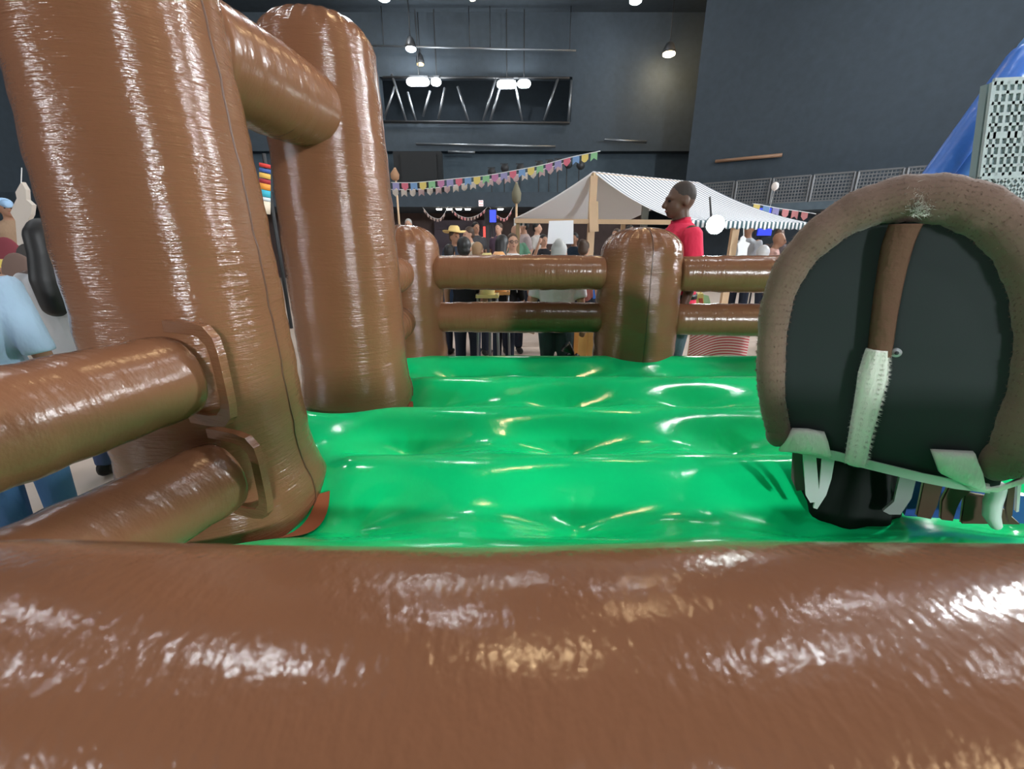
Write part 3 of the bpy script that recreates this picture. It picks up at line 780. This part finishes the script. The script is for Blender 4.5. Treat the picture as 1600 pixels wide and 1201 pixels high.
def cloth_quad(name, a, b, c, d, m, par, nu=24, nv=14, sag=.06, th=.006, scallop=0, thin=None):
    """a-b along u at v=0, d-c at v=1"""
    vs = []; uv = []
    for j in range(nv + 1):
        for i in range(nu + 1):
            u, v_ = i / nu, j / nv
            p = a.lerp(b, u).lerp(d.lerp(c, u), v_); p = p - V((0, 0, sag * 4 * v_ * (1 - v_) * (.6 + .4 * 4 * u * (1 - u))))
            if scallop and j == nv: p = p + V((0, 0, scallop * abs(math.sin(u * PI * 14))))
            vs.append(p); uv.append((u, v_))
    off = origin(par)
    me = bpy.data.meshes.new(name); fs = [(j * (nu + 1) + i, j * (nu + 1) + i + 1, (j + 1) * (nu + 1) + i + 1, (j + 1) * (nu + 1) + i) for j in range(nv) for i in range(nu)]
    me.from_pydata([tuple(p - off) for p in vs], [], fs); ul = me.uv_layers.new(name='UVMap')
    for lp in me.loops: ul.data[lp.index].uv = uv[lp.vertex_index]
    me.polygons.foreach_set('use_smooth', [True] * len(me.polygons))
    o = bpy.data.objects.new(name, me); COL.objects.link(o); o.parent = par; o.data.materials.append(m)
    so = o.modifiers.new('t', 'SOLIDIFY'); so.thickness = th; return o
R0, R1 = P(926, 268, 5.6), P(1092, 285, 6.5)
L0 = P(803, 341, 5.9); E0 = P(1058, 343, 5.3); E1 = P(1262, 348, 6.2); L1 = L0 + (R1 - R0)
stall = thing('market_stall', 'pine market stall with a striped white canvas gable roof', 'stall', ((L0.x + E1.x) / 2, 6, 0))
cloth_quad('roof_canvas', R0, R1, E1, E0, M_str, stall, 40, 20, .10)
cloth_quad('roof_canvas', R0, R1, L1, L0, M_canvas, stall, 40, 20, .05)
dn = V((0, 0, -.10))
cloth_quad('valance', E0, E1, E1 + dn, E0 + dn, M_val, stall, 112, 3, 0, .004, .02)
L2 = L0.lerp(L1, .10); cloth_quad('valance', L0, L2, L2 + dn, L0 + dn, stripes('striped_corner', 3, (.78, .80, .82), (.035, .09, .11)), stall, 24, 3, 0, .004, .02)
def pole(a, b, wd=.06, m=M_wood, name='post'): return MB().beam(a, b, wd, wd * .75).build(name, m, stall)
RG = P(928, 275, 5.62); pole(V((RG.x, RG.y, 0)), RG, .085)
MB().beam(P(927, 315, 5.56), P(928, 362, 5.56), .11, .04).build('joint_plate', M_wood, stall)
pole(L0 + V((.02, 0, -.03)), E0 + V((-.02, 0, -.03)), .07, name='crossbeam')
pole(R0 - V((0, 0, .03)), R1 - V((0, 0, .03)), .05, name='ridge_pole')
pole(V((L1.x, L1.y, 0)), L1, .06); pole(V((E0.x, E0.y + .05, 0)), E0 + V((0, .05, -.05)), .05)
pole(V((L0.x + .05, L0.y + .03, 0)), L0 + V((.05, .03, -.05)), .05, mat('dark_bamboo', (.25, .17, .08), .6))
q = P(1009, 318, 6.3); pole(V((q.x, q.y, 0)), q, .085, mat('grey_pole', (.26, .29, .28), .6))
q = P(1150, 349, 5.75); pole(V((q.x, q.y, 0)), q, .085)
pole(V((E1.x, E1.y, 0)), E1 - V((0, 0, .03)), .06)
# flood lamp under the awning
c = P(1118, 351, 5.15)
t = thing('flood_lamp', 'blazing white flood lamp behind the man in red', 'lamp', c)
MB().ell(c, (.10, .06, .10), 20, 14).build('lens', M_flood, t, True)
MB().tube([c + V((0, .04, 0)), c + V((0, .16, 0))], [.105, .06], 20).build('housing', M_dark, t, True)
MB().tube([c + V((0, .12, .05)), V((c.x, c.y + .25, E0.z + .25))], .012, 8).build('bracket', M_dark, t, True)
# white sheet hanging from the crossbeam
def flat_panel(name, quad, th, m, label, cat):
    return tag(MB().prism(quad, V((0, 1, 0)), th).build(name, m, None, at=sum(quad, V()) / 4), label, cat)
M_sheet = mat('white_board', (.86, .88, .93), .6)
flat_panel('paper_sheet', [P(858, 345, 5.35), P(896, 344, 5.35), P(896, 381, 5.35), P(855, 381, 5.35)], .012, M_sheet, 'blank white sheet hanging from the stall crossbeam', 'paper')
# paper doll
c = P(1158, 395, 5.6)
def hang_outline(name, pxs, Y, th, m, label, cat, cord=None):
    pl_ = [P(x, y, Y) for x, y in pxs]; t = thing(name, label, cat, sum(pl_, V()) / len(pl_))
    MB().prism(pl_, V((0, 1, 0)), th).build('cutout', m, t)
    if cord: MB().tube([P(*cord[0], Y), P(*cord[1], Y)], .006, 6).build('cord', M_white, t)
    return t
hang_outline('paper_dress', [(1162, 368), (1166, 372), (1165, 377), (1172, 380), (1168, 388), (1166, 412), (1150, 412), (1154, 392), (1153, 381), (1157, 376), (1158, 371)], 5.6, .02, M_sheet, 'white paper dress cutout hanging by a cord from the stall', 'decoration', ((1162, 350), (1162, 369)))
def balloon(px, py, Y, r, m, label):
    c = P(px, py, Y); t = thing('balloon', label, 'balloon', c)
    MB().ell(c, (r, r, r * 1.18), 20, 14).build('bulb', m, t, True)
    MB().tube([c - V((0, 0, r * 1.15)), c - V((0, 0, r * 1.28))], [.004, .016], 10).build('knot', m, t, True)
    MB().tube([c - V((0, 0, r * 1.25)), c - V((.03, 0, r * 1.25 + .35)), c - V((0, 0, r * 1.25 + .6))], .003, 6).build('string', M_white, t, True)
balloon(1192, 394, 6.2, .085, mat('white_latex', (.72, .74, .78), .3), 'white balloon under the stall awning beside the paper dress')
balloon(1211, 291, 9.0, .065, mat('pale_latex', (.80, .74, .70), .3), 'small pale balloon floating in front of the balcony grille')

# ------------------------------------------------------------------ things behind the back fence, on the floor
# red and white cloth over a table
M_redcloth = stripes('red_striped_cloth', 22, (.78, .60, .60), (.55, .07, .09))
a, b = P(1080, 520, 4.2), P(1166, 520, 4.2)
t = thing('covered_table', 'small table under a red and white striped cloth behind the right rails', 'table', ((a.x + b.x) / 2, 4.4, 0))
zt_ = .62
MB().box(((a.x + b.x) / 2, 4.42, zt_), (b.x - a.x, .44, .03)).build('table_top', M_wood, t)
for xx in (a.x + .03, b.x - .03):
    for yy in (4.23, 4.6): MB().box((xx, yy, zt_ / 2), (.04, .04, zt_)).build('leg', M_wood, t)
vs = []; uv = []; nu, nv = 30, 14
for j in range(nv + 1):
    for i in range(nu + 1):
        u, v_ = i / nu, j / nv
        vs.append(V((a.x - .02 + (b.x - a.x + .04) * u, 4.175 - .02 * math.sin(u * 9 + v_ * 2) * v_ - .03 * v_, zt_ + .02 - (zt_ - .02) * v_)))
        uv.append((v_ + .18 * math.sin(u * 2.6) * (1 - u * .3) + u * .10, 0))
me = bpy.data.meshes.new('tablecloth'); fs = [(j * (nu + 1) + i, j * (nu + 1) + i + 1, (j + 1) * (nu + 1) + i + 1, (j + 1) * (nu + 1) + i) for j in range(nv) for i in range(nu)]
me.from_pydata([tuple(p) for p in vs], [], fs); ul = me.uv_layers.new(name='UVMap')
for lp in me.loops: ul.data[lp.index].uv = uv[lp.vertex_index]
o = bpy.data.objects.new('tablecloth', me); COL.objects.link(o); o.data.materials.append(M_redcloth); so = o.modifiers.new('t', 'SOLIDIFY'); so.thickness = .006
tag(o, 'red and white striped cloth hanging down in front of the small table', 'tablecloth')
# carrier bag with a yellow and red print held near the man
c = V((P(1092, 470, 4.3).x, 4.3, .637))
t = thing('carrier_bag', 'yellow carrier bag with a red print beside the man in red', 'bag', c)
M_yel = mat('yellow_plastic', (.85, .72, .28), .4); M_mint = mat('mint_plastic', (.45, .72, .55), .4)
MB().prism([P(1082, 462, 4.3), P(1099, 458, 4.3), V((P(1101, 500, 4.3).x, 4.3, .637)), V((P(1082, 500, 4.3).x, 4.3, .637))], V((0, 1, 0)), .10).build('bag', M_yel, t)
MB().prism([P(1092, 466, 4.292), P(1098, 466, 4.292), P(1099, 474, 4.292), P(1093, 474, 4.292)], V((0, 1, 0)), .008).build('print', mat('red_print', (.65, .12, .08), .5), t)
MB().prism([P(1099, 460, 4.42), P(1107, 462, 4.42), P(1110, 472, 4.42), V((P(1108, 500, 4.42).x, 4.42, .637)), V((P(1101, 500, 4.42).x, 4.42, .637))], V((0, 1, 0)), .05).build('tissue', M_mint, t)
MB().tube([P(1085, 463, 4.35), P(1087, 454, 4.35), P(1094, 454, 4.35), P(1097, 460, 4.35)], .008, 6).build('handle', M_yel, t, True)
# black rubbish bag
c = PZ(893, 552, 0.0)
rnd = random.Random(5); mb = MB(); rings = []
cx_, cy_ = P(893, 545, 3.24).x, 3.24
for k in range(13):
    t_ = k / 12; z = .52 * t_; r = .20 * (math.sin(PI * (.18 + .80 * t_)) ** .6) + .004
    rings.append([V((cx_ + r * 1.05 * math.cos(a) * (1 + .10 * math.sin(5 * a + k) + rnd.uniform(-.05, .05)), cy_ + r * math.sin(a) * (1 + .10 * math.sin(7 * a - k)), z + .02 * math.sin(4 * a) * t_)) for a in [2 * PI * j / 30 for j in range(30)]])
t = thing('rubbish_bag', 'crumpled glossy black plastic rubbish bag behind the back fence', 'bag', (cx_, cy_, 0))
mb.rings(rings).build('sack', mat('black_plastic', (.02, .025, .025), .2, bump=[(22, 22, 22, .9, .03)]), t, True)
MB().tube([V((cx_, cy_, .50)), V((cx_ + .01, cy_, .545)), V((cx_ - .05, cy_ - .01, .60))], [.03, .015, .05], 12).build('knot', mat('black_plastic_knot', (.02, .025, .025), .25), t, True)
# wooden crate
a = P(903, 535, 4.6); b = P(930, 535, 4.6)
t = thing('wooden_crate', 'orange pine crate of upright boards beside the rubbish bag', 'crate', ((a.x + b.x) / 2, 4.75, 0))
M_orw = mat('orange_pine', (.62, .34, .10), .6, var=.2, bump=[(60, 60, 5, .3, .003)])
for k in range(3):
    x = a.x + (b.x + .12 - a.x) * (k + .5) / 3; MB().box((x, 4.6, .34), ((b.x + .12 - a.x) / 3 - .008, .02, .66)).build('board', M_orw, t)
for k in range(3):
    x = a.x + (b.x + .12 - a.x) * (k + .5) / 3; MB().box((x, 4.92, .34), ((b.x + .12 - a.x) / 3 - .008, .02, .66)).build('board', M_orw, t)
for z in (.08, .6): MB().box((((a.x + b.x + .12) / 2), 4.76, z), (b.x - a.x + .12, .30, .04)).build('batten', M_orw, t)
# orange and yellow bucket chairs in the crowd
def bucket_chair(px, py, Y, m, label, sc=.42):
    c = P(px, py, Y); t = thing('bucket_chair', label, 'chair', (c.x, Y, 0), None)
    zt2 = c.z; R = []
    for k, (z, r) in enumerate(((zt2 - .42, .16), (zt2 - .36, .19), (zt2 - .15, .20), (zt2 - .04, .17), (zt2, .10))):
        R.append([V((c.x + r * sc * math.cos(a_), Y + .06 + r * .4 * math.sin(a_), z)) for a_ in [PI * (.0 + 1.0 * j / 14) - PI for j in range(15)]])
    o = MB().rings(R, False, False, False).build('shell', m, t, True); sm_ = o.modifiers.new('t', 'SOLIDIFY'); sm_.thickness = .02
    for xx in (-.09, .09):
        for yy in (.0, .16): MB().tube([V((c.x + xx, Y + yy, zt2 - .38)), V((c.x + xx * 1.2, Y + yy, 0))], .012, 8).build('leg', M_steel, t, True)
    MB().box((c.x, Y + .08, zt2 - .40), (.22, .2, .03)).build('seat', m, t)
bucket_chair(779, 393, 4.35, mat('orange_plastic', (.72, .36, .14), .45), 'orange rounded chair back showing above the middle rail')
bucket_chair(760, 395, 4.15, mat('mustard_plastic', (.60, .50, .20), .45), 'mustard yellow rounded chair back left of the orange one', .38)

# ------------------------------------------------------------------ bunting
FC = [mat('flag_%d' % i, c, .8) for i, c in enumerate([(.30, .28, .50), (.62, .15, .21), (.18, .32, .56), (.68, .54, .16), (.24, .50, .26), (.48, .20, .36)])]
FP = mat('flag_pale', (.56, .50, .44), .8); FP2 = mat('flag_dusty', (.50, .36, .36), .8)
def flag(a, b, h, kind, m, par):
    d = b - a; dn_ = V((0, 0, -h))
    if kind == 0: pl_ = [a, b, b + dn_ * .6, (a + b) / 2 + dn_, a + dn_ * .6]
    elif kind == 1: pl_ = [a, b, b + dn_, (a + b) / 2 + dn_ * .68, a + dn_]
    else: pl_ = [a, b, b + dn_ * .65, b.lerp(a, .25) + dn_ * .9, (a + b) / 2 + dn_ * .98, a.lerp(b, .25) + dn_ * .9, a + dn_ * .65]
    MB().prism(pl_, V((0, 1, 0)), .004).build('flag', m, par)
def bunting(label, cpts, Y0_, Y1_, w_px, gap_px, h_px, cols, seed):
    rnd = random.Random(seed)
    n = len(cpts); sp_, _ = catmull([V((x, y, 0)) for x, y in cpts], [0] * n, 12)
    x0 = sp_[0].x; x1 = sp_[-1].x
    def at(x):
        for i in range(len(sp_) - 1):
            if sp_[i].x <= x <= sp_[i + 1].x: u = (x - sp_[i].x) / (sp_[i + 1].x - sp_[i].x); y = sp_[i].y + (sp_[i + 1].y - sp_[i].y) * u; break
        else: y = sp_[-1].y
        return P(x, y, Y0_ + (Y1_ - Y0_) * (x - x0) / (x1 - x0))
    t = thing('bunting', label, 'bunting', at((x0 + x1) / 2))
    MB().tube([at(x0 + (x1 - x0) * i / 40) for i in range(41)], .006, 6).build('cord', M_white, t, True)
    x = x0 + 2; k = 0
    while x + w_px < x1:
        a, b = at(x), at(x + w_px); hh = h_px / FPX * (a.y * CT) * 1.0
        flag(a, b, hh, (0, 1, 0, 1, 2, 1)[(k * 7 + seed) % 6], cols[k % len(cols)] if len(cols) > 2 else rnd.choice(cols), t)
        x += w_px + gap_px; k += 1
bunting('long string of coloured paper flags rising to the right over the crowd', [(611, 285), (650, 285), (712, 279), (760, 274), (805, 266), (850, 257), (890, 246), (938, 236)], 8.0, 7.0, 10.5, 3.6, 11, FC, 1)
bunting('string of faded cream flags just below the coloured string', [(611, 296), (660, 295), (712, 289), (760, 281), (806, 273), (850, 264), (892, 251)], 8.6, 7.8, 9, 4.5, 10, [FP, FP2], 2)
M_pinkf = mat('pink_flag', (.62, .24, .24), .8); M_tan_f = mat('tan_flag', (.42, .30, .26), .8)
bunting('dim garland of small flags hanging left under the gallery', [(660, 323), (672, 337), (688, 341), (700, 323)], 15.1, 15.1, 3, 2, 5, [M_tan_f, M_tan_f], 3)
bunting('garland of small pinkish flags hanging in the middle under the gallery', [(703, 323), (715, 335), (731, 340), (748, 335), (762, 323)], 15.1, 15.1, 3, 2, 5, [M_tan_f, M_pinkf], 4)
bunting('garland of small red flags hanging beside the blue screen', [(764, 323), (775, 335), (790, 341), (802, 323)], 15.1, 15.1, 3, 2, 5, [M_pinkf, M_pinkf], 5)
bunting('short string of orange and red flags right of the stall roof', [(1176, 318), (1190, 320), (1215, 325), (1250, 330), (1275, 334)], 8.5, 8.5, 10, 5, 12, [FC[3], FC[2], FC[0], M_pinkf, M_pinkf, M_pinkf], 1)

# ------------------------------------------------------------------ under the gallery
for i, (px, py, m) in enumerate([(686, 327, M_lampw), (702, 327, M_lampw), (717, 327, M_lampw), (731, 327, M_lampw), (782, 326, M_lampw)]):
    c = P(px, py, 15.4); c.z = z0 - .03
    t = thing('downlight', ('leftmost', 'second', 'third', 'fourth', 'rightmost')[i] + ' of the five small downlights in a row under the gallery edge', 'lamp', c)
    MB().tube([c + V((0, 0, .03)), c], [.13, .12], 16).build('ring', M_dark, t)
    MB().tube([c - V((0, 0, .002)), c - V((0, 0, .035))], [.10, .085], 16).build('lens', mat('downlight_glass_%d' % i, (1, 1, 1), .5, emit=(1, .93, .80), es=30), t)
c = on_oblique(1233, 323, .25)
t = thing('downlight', 'oval warm lamp under the balcony right of the striped awning', 'lamp', c)
MB().ell(c, (.13, .13, .04), 16, 8).build('lens', mat('oval_lamp_glass', (1, 1, 1), .5, emit=(1, .93, .8), es=14), t, True)
MB().tube([c + V((0, 0, .02)), V((c.x, c.y, max(zg0 - .19, c.z + .05)))], .02, 8).build('stem', M_dark, t)
M_bluel = mat('blue_screen', (.02, .02, .1), .5, emit=(.03, .06, 1.0), es=1.6)
def screen(name, x0, y0, x1, y1, Y, m, label, cat):
    a, b = P(x0, y0, Y), P(x1, y1, Y); c = (a + b) / 2
    t = thing(name, label, cat, c)
    MB().box(c, (abs(b.x - a.x), .04, abs(a.z - b.z))).build('screen', m, t)
    MB().box(c + V((0, .05, 0)), (abs(b.x - a.x) + .06, .05, abs(a.z - b.z) + .06)).build('casing', M_dark, t)
    MB().tube([V((c.x, c.y + .1, 0)), V((c.x, c.y + .1, c.z))], .02, 8).build('stand', M_dark, t)
    return t
screen('light_panel', 765, 328, 775, 347, 14.9, M_bluel, 'glowing blue panel under the gallery beside the red lit pillar', 'light')
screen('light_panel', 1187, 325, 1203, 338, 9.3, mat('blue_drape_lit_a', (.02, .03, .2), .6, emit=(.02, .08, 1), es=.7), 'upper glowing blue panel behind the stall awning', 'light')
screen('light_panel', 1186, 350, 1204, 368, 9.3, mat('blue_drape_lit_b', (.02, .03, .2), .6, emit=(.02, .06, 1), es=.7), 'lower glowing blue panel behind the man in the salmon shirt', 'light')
a = P(762, 326, 15.6)
t = thing('pillar', 'dark pillar with a red light strip under the gallery', 'pillar', (a.x, 15.6, 0))
MB().box((a.x, 15.6, z0 / 2), (.22, .22, z0)).build('shaft', M_dark, t)
MB().box((a.x - .12, 15.45, P(757, 372, 15.45).z), (.07, .05, .75)).build('light_strip', mat('red_strip', (.4, .02, .02), .5, emit=(1, .08, .06), es=1.3), t)
# lit sign on the gallery edge
a, b = P(748, 313, 14.97), P(755, 322, 14.97); c = (a + b) / 2
t = thing('lit_sign', 'small lit white sign with red marks on the gallery edge', 'sign', c)
MB().box(c, (b.x - a.x, .05, a.z - b.z)).build('face', mat('sign_white', (.9, .8, .8), .5, emit=(1, .75, .72), es=1.0), t)
M_redm = mat('sign_red', (.6, .02, .03), .5, emit=(1, .08, .08), es=.8)
for k, zz in enumerate((.045, -.045)):
    for xx in (-.03, .035): MB().box(c + V((xx, -.028, zz)), (.045, .006, .035)).build('mark', M_redm, t)
# folded parasols on poles
def parasol(px, ytop, ybot, Y, label, m):
    a, b = P(px, ytop, Y), P(px, ybot, Y)
    t = thing('folded_parasol', label, 'parasol', (a.x, Y, 0))
    MB().tube([V((a.x, Y, 0)), a], .025, 8).build('pole', M_wood, t, True)
    MB().tube([b, b + (a - b) * .15, b + (a - b) * .5, a], [.05, .10, .11, .02], 14).build('canopy', m, t, True)
    MB().tube([V((a.x, Y, 0)), V((a.x, Y, .06))], .2, 20).build('base', M_dark, t, True)
parasol(807, 285, 318, 10.5, 'folded olive parasol on a pole left of the stall roof', mat('olive_canvas', (.16, .15, .10), .8))
parasol(617, 262, 282, 11.5, 'folded tan parasol on a pole beside the tall post', mat('tan_canvas', (.36, .20, .11), .8))
# drape and cabinets on the gallery
zk = P(655, 238, 17.5).z; zq = z0 + .2
tag(MB().box((P(655, 270, 17.5).x, 17.5, (zk + zq) / 2), (1.75, .4, zk - zq)).box((P(655, 270, 17.2).x, 17.25, P(655, 270, 17.5).z), (1.3, .12, 1.2)).build('loudspeaker_cabinet', mat('black_cabinet', (.012, .014, .016), .7), None), 'large black cabinet on the gallery behind the coloured flags', 'cabinet')
for i, px in enumerate((768, 788, 812, 842, 858, 872, 886, 905)):
    c = P(px, (268, 262, 262, 258, 256, 254, 256, 258)[i], 15.3)
    t = thing('stage_light', ORD[i] + ' black stage light from the left on the gallery rail above the flags', 'lamp', c, 'stage lights on the gallery rail')
    MB().tube([c, c + V((.02, -.25, -.05))], [.10, .13], 14).build('can', M_dark, t, True)
    MB().box(c + V((0, .05, .12)), (.25, .03, .03)).build('yoke', M_dark, t)
    MB().tube([c + V((0, .05, .1)), V((c.x, 15.2, z1 - .02))], .018, 6).build('stand', M_dark, t)
# dark bar shelves
tag(MB().box((P(725, 350, 17).x, 17.6, 1.1), (2.4, .3, 2.2)).box((P(725, 350, 17).x, 17.4, 1.3), (2.2, .1, .06)).box((P(725, 350, 17).x, 17.4, 1.9), (2.2, .1, .06)).build('bar_cabinet', mat('dark_plum', (.05, .035, .05), .6), None), 'dark plum cabinet standing against the bar wall', 'cabinet')

# ------------------------------------------------------------------ blue inflatable and netted wall on the right
Yb = 6.2
slide = thing('inflatable_slide', 'blue inflatable slide with a pale netted side behind the bull', 'inflatable', (P(1560, 300, Yb).x, Yb, 0))
M_bi = mat('blue_inflatable', (.05, .17, .58), .35, bump=[(6, 6, 6, .4, .03)], var=.15); M_bi2 = mat('light_blue_inflatable', (.12, .30, .68), .35, var=.15)
for k, (xt, yt, xb, yb, r) in enumerate([(1597, 92, 1456, 285, .16), (1625, 70, 1487, 285, .20), (1650, 70, 1522, 290, .20), (1690, 70, 1560, 290, .2)]):
    a, b = P(xt, yt, Yb + .15 * k), P(xb, yb, Yb + .15 * k); d = (b - a); tt = (.2 - a.z) / d.z
    MB().tube([a + d * (tt * i / 10) for i in range(11)], r, 20, round_ends=4).build('tube', (M_bi, M_bi2)[k % 2], slide, True)
M_net = mat('pale_net', (.34, .43, .43), .6); M_netb = mat('net_backing', (.22, .31, .32), .8)
q0, q1 = P(1552, 128, 5.6), P(1760, 118, 5.6); q3 = P(1529, 300, 5.6); 
def NP(u, v): # u 0..1 across, v 0..1 down
    return q0.lerp(q1, u).lerp(q3 + (q1 - q0) * u, v)
MB().prism([NP(0, 0) + V((0, .06, 0)), NP(1, 0) + V((0, .06, 0)), NP(1, 3.2) + V((0, .06, 0)), NP(0, 3.2) + V((0, .06, 0))], V((0, 1, 0)), .08).build('netted_wall', M_netb, slide)
mb = MB()
for k in range(18): mb.beam(NP(k / 18, 0), NP(k / 18, .85), .032 if k % 6 else .05, .03)
for k in range(10): mb.beam(NP(0, k * .85 / 9), NP(1, k * .85 / 9), .03, .032 if k not in (0, 5, 9) else .07)
for k in range(-3, 18):
    mb.beam(NP(max(k, 0) / 18, .87 + .0), NP(min(k + 3, 18) / 18, 1.12), .022, .022) if k >= 0 else None
    mb.beam(NP(min(k + 3, 18) / 18, .87), NP(max(k, 0) / 18, 1.12), .022, .022) if k >= 0 else None
mb.beam(NP(0, 1.14), NP(1, 1.14), .03, .06)
o = mb.build('netting', M_net, slide); o['kind'] = 'stuff'

# ------------------------------------------------------------------ left background
M_ghost = mat('cream_sheet', (.58, .52, .46), .8)
pl2 = [(33, 284), (40, 296), (41, 312), (50, 320), (48, 335), (43, 345), (44, 378), (27, 384), (24, 345), (16, 332), (22, 318), (26, 310), (24, 300)]
hang_outline('cloth_figure', pl2, 6.4, .06, M_ghost, 'cream cloth figure with a pointed head beside the tall post', 'decoration', ((34, 262), (33, 286)))
def round_chair(px, py, Y, m, label):
    c = P(px, py, Y); t = thing('round_back_chair', label, 'chair', (c.x, Y, 0))
    MB().ell(c - V((0, 0, .13)), (.19, .035, .24), 18, 12).build('backrest', m, t, True)
    MB().tube([V((c.x, Y - .2, .44)), V((c.x, Y - .2, .49))], .21, 18).build('seat', m, t, True)
    for xx in (-.15, .15):
        for yy in (-.36, .0): MB().tube([V((c.x + xx, Y + yy, .45)), V((c.x + xx * 1.15, Y + yy, 0))], .015, 8).build('leg', M_dark, t, True)
    for xx in (-.1, .1): MB().tube([V((c.x + xx, Y - .02, .45)), c + V((xx, 0, -.2))], .014, 8).build('upright', M_dark, t, True)
M_ch = mat('brown_upholstery', (.16, .10, .08), .7); M_ch2 = mat('dark_upholstery', (.05, .045, .045), .7); M_ch3 = mat('maroon_upholstery', (.22, .035, .05), .7)
round_chair(28, 413, 4.3, M_ch, 'brown round backed chair beside the person in light blue')
round_chair(45, 395, 5.4, M_ch2, 'dark round backed chair behind the yellow table')
round_chair(10, 384, 5.8, M_ch3, 'maroon round backed chair at the left edge')
round_chair(62, 377, 6.9, M_ch2, 'dark round backed chair farthest back beside the tall post')
a = P(20, 411, 4.9)
t = thing('yellow_table', 'table with a yellow top among the round backed chairs', 'table', (a.x, 4.9, 0))
MB().box((a.x, 4.9, a.z), (1.3, .5, .07)).build('table_top', mat('yellow_top', (.72, .55, .12), .5), t)
for xx in (-.55, .55):
    for yy in (-.2, .2): MB().box((a.x + xx, 4.9 + yy, a.z / 2), (.05, .05, a.z - .05)).build('leg', M_dark, t)
# coloured stand seen through the gate
t = thing('ribbon_stand', 'bright stack of coloured ribbons seen through the gate between the tall posts', 'decoration', (P(413, 290, 7).x, 7, 0))
MB().tube([V((P(413, 290, 7).x, 7.1, 0)), P(412, 240, 7.1)], .03, 8).build('pole', M_dark, t)
for k, (y0, y1, c) in enumerate([(256, 262, (.7, .05, .04)), (264, 270, (.05, .12, .4)), (271, 279, (.9, .55, .12)), (280, 287, (.4, .03, .04)), (287, 297, (.9, .35, .05)), (297, 308, (.05, .5, .65)), (308, 314, (.7, .8, .85)), (314, 334, (.85, .75, .6))]):
    MB().tube([P(414, y0, 7), P(414, y1 - .5, 7)], .075, 14).build('ribbon', mat('ribbon_%d' % k, c, .6), t, True)

# pale tuft on the top of the bull's rim and a lighting bar under the ceiling
rnd = random.Random(11); mb = MB()
for k in range(500):
    c = BP(rnd.gauss(1436, 9), 338 - abs(rnd.gauss(0, 18)), -.052 + rnd.uniform(0, .01)); d = (NB * .5 + V((rnd.gauss(.2, .4), 0, rnd.gauss(.3, .5)))).normalized(); sd = d.orthogonal().normalized() * .0006
    mb.add([c - sd, c + sd, c + d * rnd.uniform(.006, .016)], [(0, 1, 2)])
tag(mb.build('pale_tuft', M_furw, bull), kind='stuff')
t = thing('lighting_bar', 'thin dark lighting bar hung below the ceiling left of the lone lamp', 'pipe', P(740, 74, 19))
MB().tube([P(560, 71, 18.2), P(900, 79, 18.2)], .03, 8).build('bar', M_steel, t, True)
for px in (600, 734, 766, 890):
    q = P(px, 71 + (px - 560) * .024, 18.2); MB().tube([q, V((q.x, q.y, ZC))], .015, 6).build('hanger', M_dark, t, True)
